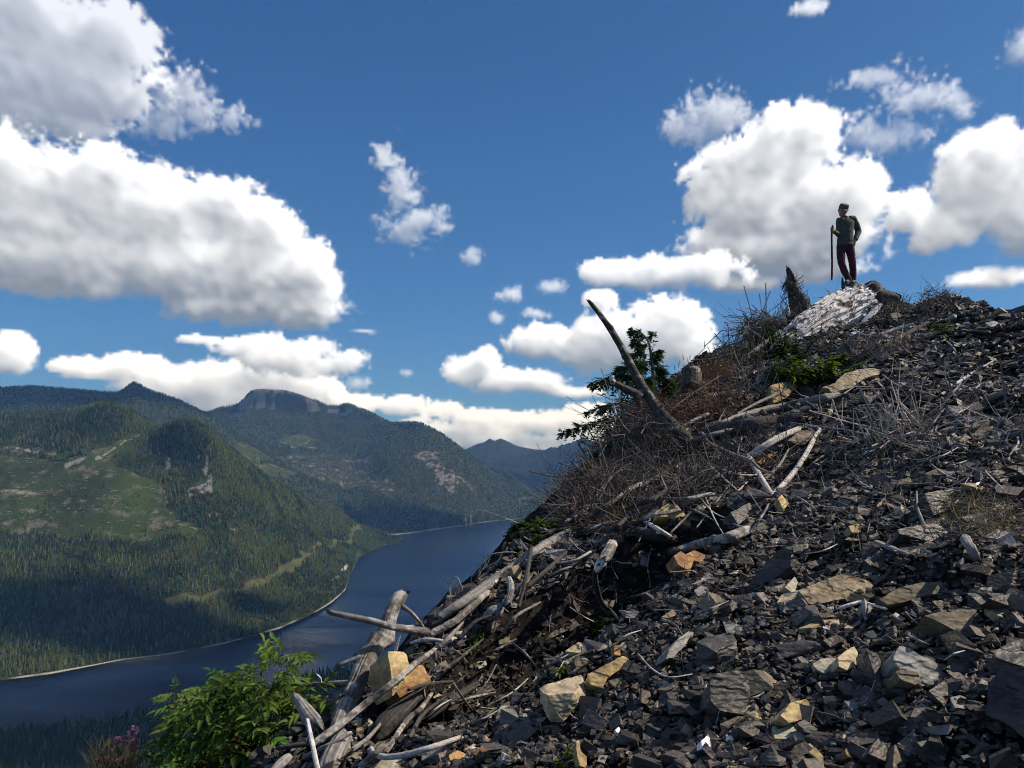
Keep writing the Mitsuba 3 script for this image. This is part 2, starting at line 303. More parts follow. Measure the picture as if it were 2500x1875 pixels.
MESA_PATCHES = {
    'green1': [(-1930,6345),(-1745,6580),(-1640,6540),(-1645,6340),(-1835,6235)],
    'road1': [(-1765,6270),(-1595,6405),(-1580,6380),(-1755,6235)],
    'cut': [(-1640,6205),(-1370,6370),(-1265,6275),(-1075,6105),(-1085,5980),(-870,5790),(-860,5585),(-1105,5785),(-1300,5610),(-1570,5530),(-1720,5635),(-1800,6100)],
    'brown': [(-1210,6035),(-1145,5990),(-1045,5830),(-1025,5745),(-1150,5865)],
    'rocky': [(-800,6170),(-620,6270),(-550,6210),(-520,6080),(-355,6205),(-280,6200),(-435,5965),(-545,5915),(-575,6025),(-795,6070)],
    'strip': [(65,6415),(270,6680),(330,6775),(330,6725),(80,6390)],
}
KNOB_PATCHES = {
    'cut': [(-1765,4985),(-1710,5285),(-1575,5280),(-1560,5280),(-1585,5120),(-1575,4835),(-1470,5165),(-1430,5285),(-1395,4905),(-1490,4735),(-1605,4765),(-1700,4835)],
    'road': [(-1715,4875),(-1680,5280),(-1575,5280),(-1575,5280),(-1595,5055),(-1590,4830),(-1605,4840),(-1630,5260),(-1585,5260),(-1680,5280)],
}


def patch_mask(P, poly, soft=25.0, seed=1):
    q = P[..., :2]
    j = np.stack([vfbm(np.dstack([q, 0 * q[..., :1]]) / 90.0, 4, seed) - .5, vfbm(np.dstack([q, 0 * q[..., :1]]) / 90.0, 4, seed + 7) - .5], -1) * soft * 4
    return inside(poly, q[..., 0] + j[..., 0], q[..., 1] + j[..., 1]).astype(float)


def dress(P, masks, seed):
    """Ground colours of a slope from its map patches, and how much forest stands at each point."""
    q = P / 1.0
    n1, n2, n3 = vfbm(q / 160, 4, seed), vfbm(q / 28, 4, seed + 1), vfbm(q / 9, 3, seed + 2)
    wood = np.ones(P.shape[:2])
    c = np.broadcast_to(SOIL, P.shape).copy()
    c = blend(c, SCRUB, smoothstep_np(.40, .6, n2))
    for (m, kind) in masks:
        if kind == 'scrub':
            g = blend(np.broadcast_to(SCRUB, P.shape).copy(), BRIGHT, smoothstep_np(.42, .62, n1))
            g = blend(g, SLASH * .75, smoothstep_np(.52, .66, n2) * smoothstep_np(.40, .60, vfbm(q / 60, 3, seed + 5)) * .85)
            c = blend(c, g, m) ; wood = np.where(m > .5, 0.035, wood)
        elif kind == 'slash':
            g = blend(np.broadcast_to(np.array([.046, .050, .030]), P.shape).copy(), SLASH * .95, smoothstep_np(.58, .72, n2))
            c = blend(c, g, m * .85); wood = np.where(m > .5, 0.36, wood)
        elif kind == 'strip':
            g = blend(np.broadcast_to(np.array([.058, .066, .032]), P.shape).copy(), [.085, .085, .045], smoothstep_np(.4, .65, n2))
            c = blend(c, g, m); wood = np.where(m > .5, 0.0, wood)
        elif kind == 'road':
            c = blend(c, [.27, .25, .215], m * smoothstep_np(.36, .56, n2)); wood = np.where(m > .5, 0.0, wood)
        elif kind == 'pond':
            c = blend(c, [.30, .31, .28], m); wood = np.where(m > .5, 0.0, wood)
        elif kind == 'wood':
            c = blend(c, FOREST, m); wood = np.where(m > .5, 1.0, wood)
        elif kind == 'rock':
            g = blend(np.broadcast_to(ROCK, P.shape).copy(), ROCK * .35, smoothstep_np(.42, .6, n3))
            mm = m * smoothstep_np(.42, .6, n2) * .8
            c = blend(c, g, mm); wood = np.where(m > .5, 0.35 * (1 - mm), wood)
    return c, wood


def smoothstep_np(a, b, x):
    t = np.clip((x - a) / (b - a), 0, 1)
    return t * t * (3 - 2 * t)


def land(name, P, col, label):
    F = grid_faces(P.shape[1], P.shape[0])
    add(name, (P.reshape(-1, 3), F), 'land', label, name.split('_')[0], kind='structure', smooth=True, color=np.clip(col.reshape(-1, 3), 0, 1))


def plant_sites(P, wood, spacing, rng, vmax=1.0, umin=0.0):
    """Random tree positions on the slope, as dense as spacing (m) and the wood map say."""
    A = np.linalg.norm(np.cross(P[1:, :-1] - P[:-1, :-1], P[:-1, 1:] - P[:-1, :-1]), axis=-1)
    A = A * wood[:-1, :-1]
    nv = A.shape[0]
    A[int(vmax * nv):] = 0
    A[:, :int(umin * A.shape[1])] = 0
    n = int(A.sum() / spacing ** 2)
    cells = rng.choice(A.size, n, p=(A / A.sum()).ravel())
    i, j = np.unravel_index(cells, A.shape)
    a, b = rng.random((n, 1)), rng.random((n, 1))
    p = P[i, j] * (1 - a) * (1 - b) + P[i, j + 1] * (1 - a) * b + P[i + 1, j] * a * (1 - b) + P[i + 1, j + 1] * a * b
    return p


def conifer_template(tiers, sides, seed):
    """A conifer as stacked ragged skirts, height 1."""
    r = np.random.default_rng(seed)
    V, F = [], []
    for k in range(tiers):
        z0, z1 = 0.08 + 0.78 * k / tiers, 1.0 if k == tiers - 1 else 0.08 + 0.78 * k / tiers + 1.25 / tiers * .8
        rad = 0.17 * (1 - 0.86 * k / tiers) + .012
        b = len(V)
        for s in range(sides):
            a = 2 * math.pi * (s + .5 * (k % 2)) / sides + r.normal(0, .15)
            q = rad * r.uniform(.65, 1.2)
            V.append((q * math.cos(a), q * math.sin(a), z0 + r.uniform(-.03, .03)))
        V.append((0, 0, min(z1, 1.0)))
        for s in range(sides):
            F.append((b + s, b + (s + 1) % sides, b + sides))
    return np.array(V), np.array(F)


def wood_colours(n, nvert, rng, pos, light=0.25, dead=0.03):
    """One colour per tree: dark firs, some yellow-green young ones, some grey dead ones."""
    base = np.array([.030, .054, .025]) * rng.lognormal(0, .24, (n, 1))
    patch = vfbm(pos / 110, 3, 77)
    young = (rng.random(n) < light * smoothstep_np(.42, .62, patch) * 2.2)[:, None]
    base = np.where(young, np.array([.072, .098, .030]) * rng.lognormal(0, .25, (n, 1)), base)
    grey = (rng.random(n) < dead * 2 * smoothstep_np(.4, .6, vfbm(pos / 70, 3, 78)))[:, None]
    base = np.where(grey, np.array([.13, .12, .10]), base)
    return np.repeat(base, nvert, 0)


def forest(name, sites, hmin, hmax, tiers, sides, rng, label, light=.25, dead=.03):
    n = len(sites)
    tv, tf = conifer_template(tiers, sides, 5)
    h = rng.uniform(hmin, hmax, n) * (0.7 + .6 * vfbm(sites / 120, 3, 91))
    wdt = h * rng.uniform(.75, 1.25, n)
    V, F = scatter_mesh(tv, tf, sites - [0, 0, .6], np.stack([wdt, wdt, h], -1), rng.uniform(0, 6.28, n), rng.normal(0, .02, (n, 2)))
    add(name, (V, F), 'leafage', label, 'forest', kind='stuff', color=wood_colours(n, len(tv), rng, sites, light, dead))


KINDS = {'clearcut': 'scrub', 'cut_high': 'slash', 'stand_in_cut': 'wood', 'strip_near': 'strip', 'strip_left': 'slash', 'pond': 'pond', 'pond2': 'pond', 'road': 'road', 'road2': 'road', 'road3': 'road',
         'green1': 'scrub', 'road1': 'road', 'cut': 'slash', 'brown': 'slash', 'rocky': 'rock', 'strip': 'strip'}
hill_masks = [(patch_mask(hill, p, 3 if k in ('pond', 'pond2', 'road', 'road2', 'road3') else 14 if k.startswith('strip') or k.startswith('rock') else 25, 3), KINDS.get(k, 'rock')) for k, p in HILL_PATCHES.items()]
hc, hw = dress(hill, hill_masks, 3)
rim = np.zeros(hill.shape[:2])
rim[:4] = 1
hc = blend(hc, [.33, .31, .25], rim * smoothstep_np(.30, .55, vfbm(hill / 70, 3, 140)))
hw = np.where(rim > 0, 0, hw)
land('hill', hill, hc, 'green forested hill with a clearcut on the far left shore of the lake')
kc, kw = dress(knob, [(patch_mask(knob, KNOB_PATCHES['cut'], 25, 5), 'scrub'), (patch_mask(knob, KNOB_PATCHES['road'], 5, 6), 'slash')], 13)
land('mountain', knob, kc, 'dark wooded ridge with one small rocky knob on its crest')
mesa_masks = [(patch_mask(mesa, p, 6 if k.startswith('road') else 45, 8), KINDS[k]) for k, p in MESA_PATCHES.items()]
mc, mw = dress(mesa, mesa_masks, 23)
steep = smoothstep_np(.62, .44, slope_of(mesa)) * smoothstep_np(120, 260, mesa[..., 2])
mrock = vfbm(mesa / [70, 70, 420], 4, 66)
mc = blend(mc, np.array([.20, .195, .19]), np.clip(steep + smoothstep_np(430, 520, mesa[..., 2]) * .8, 0, 1) * smoothstep_np(.40, .56, mrock))
mw = np.where((steep > .45) | (mesa[..., 2] > 470), 0.03, mw)
rim = np.zeros(mesa.shape[:2])
rim[:3] = 1
mc = blend(mc, [.30, .29, .24], rim)
mw = np.where(rim > 0, 0, mw)
land('mountain', mesa, mc, 'broad flat-topped mountain with grey cliffs below its summit')
bc, _ = dress(blue, [], 33)
bsteep = smoothstep_np(.75, .55, slope_of(blue)) * smoothstep_np(-60, 60, blue[..., 2])
bc = blend(bc * .55, [.13, .13, .125], bsteep * smoothstep_np(.4, .6, vfbm(blue / 60, 3, 67)))
land('mountain', blue, bc, 'far blue mountain range with jagged peaks beyond the end of the lake')

rngF = np.random.default_rng(21)
hgap = smoothstep_np(.30, .46, vfbm(hill / 55, 4, 131))
forest('forest', plant_sites(hill, hw * (.25 + .75 * hgap), 7.2, rngF, .86, .10), 8, 19, 2, 5, rngF, 'dense conifer forest covering the hill across the lake', .55, .06)
forest('forest', plant_sites(knob, kw, 17.0, rngF, .74, .2), 13, 24, 1, 4, rngF, 'dark conifer forest on the ridge below the small rocky knob', .15, .02)
forest('forest', plant_sites(mesa, mw, 15.5, rngF, .84), 12, 24, 1, 4, rngF, 'conifer forest over the flanks of the flat-topped mountain', .22, .06)
# low scrub and bleached slash of the clearcuts
cut = hill_masks[0][0] * (1 - hill_masks[2][0]) + hill_masks[1][0]
sites = plant_sites(hill, np.clip(cut, 0, 1), 9.0, rngF, .86, .2)
oct_v = np.array([(1, 0, 0), (0, 1, 0), (-1, 0, 0), (0, -1, 0), (0, 0, .9), (.5, .5, .5)]); oct_f = np.array([(0, 5, 4), (5, 1, 4), (1, 2, 4), (2, 3, 4), (3, 0, 4), (0, 1, 5)])
n = len(sites)
cc = np.array([.043, .063, .022]) * rngF.lognormal(0, .35, (n, 1)) * np.where(vfbm(sites / 130, 3, 4) > .5, 1.25, .85)[:, None]
V, F = scatter_mesh(oct_v, oct_f, sites, rngF.uniform(1.0, 3.2, n), rngF.uniform(0, 6, n))
add('scrub', (V, F), 'leafage', 'low green scrub growing back over the clearcut slope', 'scrub', kind='stuff', color=np.repeat(cc, 6, 0))
sites = plant_sites(hill, np.clip(cut * smoothstep_np(.42, .62, vfbm(hill / 60, 3, 8)) + .06 * cut + .008, 0, 1), 17.0, rngF, .86, .2)
n = len(sites)
bar_v = np.array([(-.5, 0, 0), (.5, 0, 0), (.5, .07, .0), (-.5, .07, 0), (-.5, .035, .07), (.5, .035, .07)]); bar_f = np.array([(0, 1, 5), (0, 5, 4), (1, 2, 5), (2, 3, 4), (2, 4, 5), (3, 0, 4)])
V, F = scatter_mesh(bar_v, bar_f, sites + [0, 0, 1.2], rngF.uniform(7, 17, n), rngF.uniform(0, 6, n))
add('slash', (V, F), 'leafage', 'pale bleached logs left lying over the clearcut slope', 'logs', kind='stuff', color=np.repeat(np.array([.30, .28, .23]) * rngF.uniform(.5, 1.2, (n, 1)), 6, 0))

# ---------------------------------------------------------------- the lake, its bed and the near shore under our own slope
def ground_sheet(x0, x1, y0, y1, z, n):
    x, y = np.meshgrid(np.linspace(x0, x1, n), np.linspace(y0, y1, n))
    return np.stack([x, y, np.full_like(x, z)], -1).reshape(-1, 3), grid_faces(n, n)


scene['lake_water'] = {'type': 'bumpmap', 'scale': 1.0,
    'arbitrary': proc(lambda p, n, uv: (fbm(p.x * .09, p.y * .09, 0, 3) * 0.9 + fbm(p.x * .5, p.y * .5, 3.3, 2) * .22) * (0.6 + 0.8 * smoothstep(.4, .6, fbm(p.x * .002 + .5, p.y * .0045, 0, 3))), eps=.3),
    'b': {'type': 'principled', 'base_color': {'type': 'rgb', 'value': [.0022, .010, .034]}, 'roughness': proc(lambda p, n, uv: .16 + .22 * smoothstep(.38, .62, fbm(p.x * .0022 + .5, p.y * .006, 0, 4))), 'specular': .09}}
add('lake', ground_sheet(-9000, 12000, 700, 11000, LAKE, 12), 'lake_water', 'deep blue lake lying along the valley floor', 'lake', kind='structure')
scene['earth'] = {'type': 'diffuse', 'reflectance': {'type': 'rgb', 'value': [.05, .05, .035]}}
add('ground', ground_sheet(-15000, 15000, -2500, 15500, LAKE - 9, 8), 'earth', 'dark valley ground under the lake and the mountains', 'ground', kind='structure')

NEAR = [  # our own mountain side, from the lake shore up to just below the rubble
    [(-1500, 1815, 1330), (0, 1795, 1385), (300, 1760, 1460), (560, 1715, 1565), (800, 1645, 1770), (1000, 1605, 1910), (1200, 1560, 2090), (1500, 1500, 2400), (2200, 1430, 2900)],
    [(-1500, 1880, 1215), (0, 1850, 1265), (300, 1810, 1350), (560, 1760, 1460), (800, 1690, 1650), (1000, 1650, 1780), (1200, 1600, 1960), (1500, 1530, 2280), (2200, 1450, 2800)],
    [(-1500, 2250, 700), (0, 2250, 700), (300, 2250, 700), (560, 2250, 700), (800, 2180, 750), (1000, 2150, 800), (1200, 2050, 850), (1500, 1900, 950), (2200, 1700, 1200)],
    [(-1500, 2500, 260), (0, 2500, 260), (560, 2500, 260), (800, 2450, 260), (1000, 2400, 260), (1200, 2300, 260), (1500, 2100, 260), (2200, 1800, 300)],
    [(-1500, 2600, 26), (0, 2600, 26), (560, 2600, 26), (800, 2600, 26), (1000, 2450, 26), (1200, 2350, 26), (1500, 2200, 30), (2200, 1900, 60)],
]
near = loft(NEAR, 220, 120, 9, 10, 160, 43, -1400, 2200)
near[0, :, 2] = LAKE - 6
ncol = blend(np.broadcast_to(FOREST * 1.2, near.shape).copy(), SCRUB * .8, smoothstep_np(.45, .6, vfbm(near / 40, 3, 9)))
land('mountainside', near, ncol, 'dark wooded mountainside dropping from the rubble down to the near shore')
nw = np.where(near[..., 2] < LAKE + 3, 0, 1.0) * (near[..., 1] > 1000)
sites = plant_sites(near, nw, 8.5, rngF, .55, .33)
forest('forest', sites, 14, 26, 3, 6, rngF, 'dark conifer forest along the near shore at lower left', .05, .01)

# fair weather clouds that pass above the view and shade parts of the valley
def cloud_body(c, rx, ry, rz, seed):
    m = trimesh.creation.icosphere(5)
    v = m.vertices.copy()
    n = vfbm(v * 1.7 + seed, 4, seed) - .5
    v = v * (1 + 0.9 * n[:, None])
    v[:, 2] = np.where(v[:, 2] < 0, v[:, 2] * .45, v[:, 2])
    return (v * [rx, ry, rz] + c, m.faces)


scene['cloud_white'] = {'type': 'twosided', 'b': {'type': 'diffuse', 'reflectance': {'type': 'rgb', 'value': [.9, .9, .9]}}}
SHADED = [  # (ground x, y, z) that lies in a cloud's shadow, and the half sizes of that shadow
    (-870, 2060, -490, 400, 150), (-500, 2130, -490, 220, 110), (-1300, 2120, -460, 260, 150), (-330, 2260, -498, 190, 110), (-700, 2420, -400, 110, 90),
    (-620, 5250, -420, 560, 330), (-230, 4900, -480, 380, 240), (250, 5500, -480, 300, 200),
    (-3300, 5600, 120, 1100, 600), (-950, 1330, -490, 520, 200), (-330, 1650, -490, 420, 230),
    (700, 9300, -250, 1300, 500), (1900, 10300, -50, 900, 600),
]
for k, (x, y, z, a, b) in enumerate(SHADED):
    t = 2500.0                                       # up along the sun's direction until it is well above the view
    while (z + t * SUN[2]) < .80 * math.hypot(x + t * SUN[0], y + t * SUN[1]) + 1.2 * max(a, b):
        t += 50
    add('cloud', cloud_body(np.array([x, y, z]) + SUN * t, a, b, min(a, b) * .6, 5 + k), 'cloud_white', 'white fair weather cloud drifting high above the valley', 'cloud', group='clouds passing above the valley', smooth=True)

HAZE_BOX = (-15200, 15200, -2600, 15600, LAKE - 10, 760)
x0, x1, y0, y1, z0, z1 = HAZE_BOX
scene['haze'] = {'type': 'cube', 'to_world': T4().translate([(x0 + x1) / 2, (y0 + y1) / 2, (z0 + z1) / 2]).scale([(x1 - x0) / 2, (y1 - y0) / 2, (z1 - z0) / 2]),
                 'bsdf': {'type': 'null'}, 'interior': {'type': 'ref', 'id': 'haze_air'}}
labels['haze'] = {'label': 'thin bluish air over the valley between here and the far mountains', 'category': 'haze', 'kind': 'stuff'}

# ---------------------------------------------------------------- the rubble slope we stand on
EDGE = np.array([(0, -1.6), (2, -1.5), (3.5, -1.18), (4.08, -.98), (4.4, -.76), (4.6, -.50), (5.06, -.24), (5.7, -.04), (6.5, .44), (8.5, 1.0), (12.7, 2.6), (14.4, 3.64), (16.9, 5.5), (17.8, 6.4), (20, 8.4), (30, 18)])
CREST = np.array([(0, 5.6), (9.1, 5.9), (11.9, 6.5), (14.6, 6.8), (17.5, 7.5), (20, 9.5), (30, 19)])

HOLLOWS = [(.50, 4.66, 1.0, .44, .62), (-.22, 4.0, .52, .30, .32), (3.1, 8.6, .8, .4, .35), (6.3, 15.2, 2.2, 1.2, .62)]


def height(x, y, rough=True):
    """Height of the slope (m) at the map point."""
    x, y = np.asarray(x, float), np.asarray(y, float)
    e, c = np.interp(y, EDGE[:, 0], EDGE[:, 1]), np.interp(y, CREST[:, 0], CREST[:, 1])
    dl, dr = np.maximum(e - x, 0), np.maximum(x - c, 0)
    z = -1.6 + .3 * np.clip(x, e, c) + .15 * y - 1.0 * (np.sqrt(dl * dl + .01) - .1) - .12 * dr - .8 * np.maximum(y - 18.6, 0)
    for (hx, hy, ra, rb, dep) in HOLLOWS:               # hollows under the heaped brush and beside the edge logs
        a, b = (x - hx) * .827 + (y - hy) * .562, -(x - hx) * .562 + (y - hy) * .827
        z = z - dep * np.clip(1.25 - (a / ra) ** 2 - (b / rb) ** 2, 0, 1) ** .6
    if rough:
        p = np.stack([x, y, 0 * x], -1)
        far = np.clip(y / 6, .35, 1.2)
        z = z + (vfbm(p * .9, 3, 301) - .5) * .42 * far + (vfbm(p * 2.6, 3, 302) - .5) * .20
    return z


def ground(px, py, default=6.0):
    """Where the line of sight through the photo point meets the slope."""
    t = np.concatenate([np.arange(.8, 6, .02), np.arange(6, 30, .05)])
    P = at(px, py, t)
    hit = np.nonzero(P[:, 2] <= height(P[:, 0], P[:, 1]))[0]
    return P[hit[0]] if len(hit) else at(px, py, default)


ys = np.concatenate([np.linspace(-2, 1.2, 20)[:-1], np.geomspace(1.2, 24, 300)])
xs = np.concatenate([np.linspace(-30, -4, 40)[:-1], np.linspace(-4, 1.5, 150)[:-1], np.linspace(1.5, 9, 150)[:-1], np.linspace(9, 26, 40)])
X, Y = np.meshgrid(xs, ys)
Z = height(X, Y)
P = np.stack([X, Y, Z], -1)
Z = Z + (vfbm(P * 9, 3, 303) - .5) * .05 * (X > -4)
P = np.stack([X, Y, Z - .02], -1)
scene['soil'] = {'type': 'bumpmap', 'scale': 1.0, 'arbitrary': proc(lambda p, n, uv: fbm(p.x * 45, p.y * 45, p.z * 45, 3) * .012, eps=.003),
                 'b': {'type': 'diffuse', 'reflectance': proc(lambda p, n, uv: mix((.014, .013, .013), (.038, .034, .031), smoothstep(.35, .7, fbm(p.x * 14, p.y * 14, p.z * 14, 4))))}}
add('slope', (P.reshape(-1, 3), grid_faces(len(xs), len(ys))), 'soil', 'steep dark slope of broken rock and soil rising to the right', 'slope', kind='structure', smooth=True)


def rock_bsdf(name, c0, c1, c2, rough=.6, spec=.4, band=3.0, bump=.010):
    """Broken rock: two tones in bands and patches, stained with a third; uv.x of a rock is its own brightness."""
    def col(p, n, uv):
        w = fbm(p.x * 7, p.y * 7, p.z * 7, 3)
        b = fbm(p.x * 4 + w * 3, p.y * 4, p.z * 34 * band / 3 + w * 4, 3)
        k = mix(c0, c1, smoothstep(.35, .65, b * .6 + w * .4))
        k = mix(k, c2, smoothstep(.48, .66, fbm(p.x * 11 + 3, p.y * 11, p.z * 11 + 5, 3)) * .8)
        return k * (0.55 + 0.9 * fbm(p.x * 70, p.y * 70, p.z * 70, 2)) * uv.x
    def hgt(p, n, uv):
        return fbm(p.x * 30, p.y * 30, p.z * 60 * band / 3, 4) * bump + smoothstep(.42, .5, fbm(p.x * 9, p.y * 9, p.z * 22, 3)) * bump * .6
    scene[name] = {'type': 'bumpmap', 'scale': 1.0, 'arbitrary': proc(hgt, eps=.003),
                   'b': {'type': 'principled', 'base_color': proc(col), 'roughness': rough, 'specular': spec}}


rock_bsdf('slate', (.038, .037, .037), (.068, .067, .066), (.095, .086, .073), .56, .4, 5)
rock_bsdf('tan', (.27, .225, .145), (.37, .315, .21), (.17, .13, .08), .75, .3)
rock_bsdf('gold', (.34, .25, .11), (.41, .33, .17), (.20, .13, .065), .75, .3)
rock_bsdf('orange', (.28, .155, .06), (.36, .23, .10), (.17, .085, .04), .75, .3)
rock_bsdf('pale', (.36, .36, .28), (.44, .43, .34), (.28, .27, .17), .7, .35)
rock_bsdf('grey', (.17, .18, .17), (.24, .245, .23), (.12, .115, .10), .65, .4)
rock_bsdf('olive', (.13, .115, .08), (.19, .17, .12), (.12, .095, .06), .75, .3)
rock_bsdf('quartz', (.66, .67, .68), (.74, .74, .74), (.5, .5, .5), .5, .5, 3, .018)
rock_bsdf('rust', (.20, .10, .055), (.26, .14, .08), (.14, .075, .05), .8, .3)
FACING = {'u': (.08, -.34, .93), 'f': (.15, -.78, .6), 'r': (.55, -.55, .63), 'l': (-.62, -.62, .48), 'v': (.05, -.95, .3)}
rngR = np.random.default_rng(77)
hero_spots = []


def basis(n):
    n = np.asarray(n, float) / np.linalg.norm(n)
    a = np.cross([0, 1, 0] if abs(n[1]) < .9 else [1, 0, 0], n)
    a /= np.linalg.norm(a)
    return a, np.cross(n, a), n


def roughen(m, size, amp, seed, lengths=7.0):
    """A manifold with its edges worn and its faces broken up."""
    m = m.refine_to_length(size / lengths).to_mesh()
    t = trimesh.Trimesh(m.vert_properties[:, :3], m.tri_verts, process=False)
    trimesh.smoothing.filter_taubin(t, .45, .48, iterations=2)
    v = t.vertices.copy()
    q = v / size + seed * 3.7
    d = np.stack([vfbm(q * 2.2, 3, seed + k) - .5 for k in range(3)], -1) * 1.5 + np.stack([vfbm(q * 6, 2, seed + 9 + k) - .5 for k in range(3)], -1) * .6
    return v + d * amp * size, t.faces


def put_rock(v, f, tone, label, group=None, name='rock'):
    b = rngR.uniform(.8, 1.2)
    return add(name, (v, f), tone, label, 'rock', group=group, smooth=False, uv=np.full((len(v), 2), b))


def slab(tone, face, poly, label, thick=None, lift=0.0, Y=None, amp=.045):
    """A rock whose near face has this outline; the face lies in a plane of the given facing through the ground there."""
    poly = np.array(poly, float)
    c = poly.mean(0)
    low = poly[np.argmax(poly[:, 1])]
    g = ground(c[0], max(low[1] - 3, c[1])) if Y is None else at(c[0], c[1], Y)
    o = at(c[0], c[1], g[1] - lift)
    n = np.array(FACING[face], float)
    n /= np.linalg.norm(n)
    view = o / np.linalg.norm(o)
    while n @ view > -.22:
        n = n - .1 * view
        n /= np.linalg.norm(n)
    a, b, n = basis(n)
    D = at(poly[:, 0], poly[:, 1], 1.0)
    pts = D * ((o @ n) / (D @ n))[:, None]
    q = np.stack([(pts - o) @ a, (pts - o) @ b], -1)
    cen = q.mean(0)
    q -= cen
    o = o + cen[0] * a + cen[1] * b
    size = math.sqrt(max(abs(np.cross(q, np.roll(q, -1, 0)).sum()) / 2, 1e-5))
    h = thick or size * .55
    area = (q[:, 0] * np.roll(q[:, 1], -1) - q[:, 1] * np.roll(q[:, 0], -1)).sum()
    cs = manifold3d.CrossSection([q if area > 0 else q[::-1]])
    m = cs.extrude(h, 2, 0, (.82, .82)).mirror((0, 0, 1))
    seed = int(poly[0, 0] * 7 + poly[0, 1]) % 997
    v, f = roughen(m, size, amp, seed)
    v = o + v[:, :1] * a + v[:, 1:2] * b + v[:, 2:] * n
    hero_spots.append((*o, size))
    return put_rock(v, f, tone, label)


def block(tone, pts, label, Y=None, lift=0.0, amp=.06):
    """A rock as the hull of corner points (photo x, photo y, metres behind the ground there)."""
    pts = np.array(pts, float)
    low = pts[np.argmax(pts[:, 1])]
    y0 = (ground(low[0], low[1] - 4)[1] if Y is None else Y) - lift
    v = np.array([at(p[0], p[1], y0 + p[2]) for p in pts])
    size = np.ptp(v, axis=0).max()
    back = v + np.array([.1, 1, -.25]) * size * .30
    m = manifold3d.Manifold.hull_points(np.vstack([v, (back - back.mean(0)) * .85 + back.mean(0)]))
    seed = int(pts[0, 0] * 7 + pts[0, 1]) % 997
    V, F = roughen(m, size, amp, seed, 12.0)
    hero_spots.append((*v.mean(0), size))
    return put_rock(V, F, tone, label)


block('gold', [(903,1625,.16),(947,1590,.02),(985,1592,.10),(994,1616,.06),(954,1650,-.05),(956,1700,-.05),(919,1722,.05),(899,1668,.16),(990,1660,.10)], 'tall golden boulder with a dark left side, behind the thin dark branch at lower left', lift=.1)
slab('orange', 'r', [(966,1625),(1004,1619),(1034,1625),(1053,1663),(1017,1682),(976,1704),(963,1682),(962,1647)], 'orange-brown block of rock leaning on the tall golden boulder', thick=.16, lift=.12)
slab('grey', 'f', [(1036,1619),(1071,1614),(1080,1635),(1074,1657),(1052,1662)], 'smooth grey stone just right of the orange-brown block')
slab('pale', 'r', [(1160,1606),(1172,1594),(1190,1608),(1188,1625),(1169,1633)], 'pale cream stone standing in the shade right of the small green shoots')
slab('pale', 'u', [(1106,1541),(1131,1540),(1128,1552),(1109,1554)], 'small pale stone under the upper end of the mottled log at the left edge')
slab('pale', 'f', [(884,1765),(900,1752),(919,1771),(903,1793),(890,1790)], 'grey-green stone between the big barked log and the black charred log')
slab('gold', 'f', [(868,1758),(884,1752),(881,1777),(871,1790)], 'small yellow stone touching the big barked log')
slab('pale', 'u', [(890,1880),(928,1856),(966,1850),(1001,1856),(1027,1869),(1027,1900),(890,1900)], 'broad pale green boulder at the bottom edge below the curved birch stick', thick=.25)
slab('grey', 'f', [(1057,1771),(1080,1769),(1093,1784),(1065,1790)], 'grey stone right of the lower end of the charred log')
slab('orange', 'r', [(1096,1844),(1118,1831),(1137,1841),(1125,1860),(1099,1856)], 'ochre stone below the right end of the curved birch stick')
slab('rust', 'f', [(1158,1834),(1182,1818),(1190,1825),(1185,1847),(1160,1850)], 'rust-red stone near the bottom edge, right of the ochre stone')
slab('tan', 'f', [(1199,1815),(1217,1806),(1220,1822),(1201,1833)], 'small tan stone right above the rust-red stone')
slab('tan', 'r', [(1248,1385),(1264,1377),(1275,1391),(1270,1416),(1255,1404)], 'cream rock perched on the long grey log at the left edge')
slab('tan', 'f', [(1194,1442),(1213,1439),(1210,1458),(1194,1462)], 'small tan stone wedged beneath the long grey log')
slab('olive', 'u', [(1213,1556),(1229,1546),(1248,1545),(1242,1568),(1220,1572)], 'buff stone in deep shade below the snapped barked log')
block('tan', [(1314,1680,.05),(1417,1647,.16),(1427,1653,.12),(1336,1696,-.06),(1433,1696,.02),(1411,1723,-.04),(1374,1764,-.08),(1346,1765,-.06),(1328,1735,.02),(1400,1690,-.05)], 'large sunlit cream boulder with a dark left face in the lower middle', lift=.06)
slab('gold', 'f', [(1433,1647),(1520,1600),(1536,1609),(1523,1628),(1482,1656),(1471,1680),(1444,1672)], 'long golden slab leaning uphill from the large cream boulder', thick=.11)
slab('orange', 'r', [(1498,1577),(1515,1574),(1531,1582),(1536,1593),(1520,1601),(1501,1599)], 'round ochre stone above the upper end of the long golden slab')
slab('olive', 'f', [(1485,1661),(1517,1653),(1528,1669),(1504,1683)], 'flat brown stone under the long golden slab')
slab('gold', 'u', [(1584,1726),(1601,1719),(1618,1734),(1599,1738)], 'small yellow-green stone lying alone among fine dark chips')
slab('grey', 'r', [(1626,1609),(1634,1585),(1661,1555),(1685,1539),(1694,1544),(1672,1577),(1645,1604)], 'long narrow grey slab standing on edge left of the banded slate block', thick=.1)
block('slate', [(1699,1569,.02),(1729,1550,.16),(1783,1542,.18),(1797,1561,.08),(1797,1600,.05),(1756,1628,.0),(1700,1625,.0),(1750,1590,-.03)], 'banded dark slate block with a black front face')
slab('tan', 'u', [(1615,1506),(1639,1490),(1669,1486),(1664,1498),(1628,1509)], 'thin light stone catching the sun in the centre of the rubble')
slab('grey', 'u', [(1694,1441),(1710,1430),(1729,1433),(1723,1447),(1704,1455)], 'light grey stone in a cluster below the brown rotten log')
slab('olive', 'u', [(1737,1483),(1759,1478),(1788,1483),(1780,1498),(1742,1498)], 'dull olive stone right of the thin light stone')
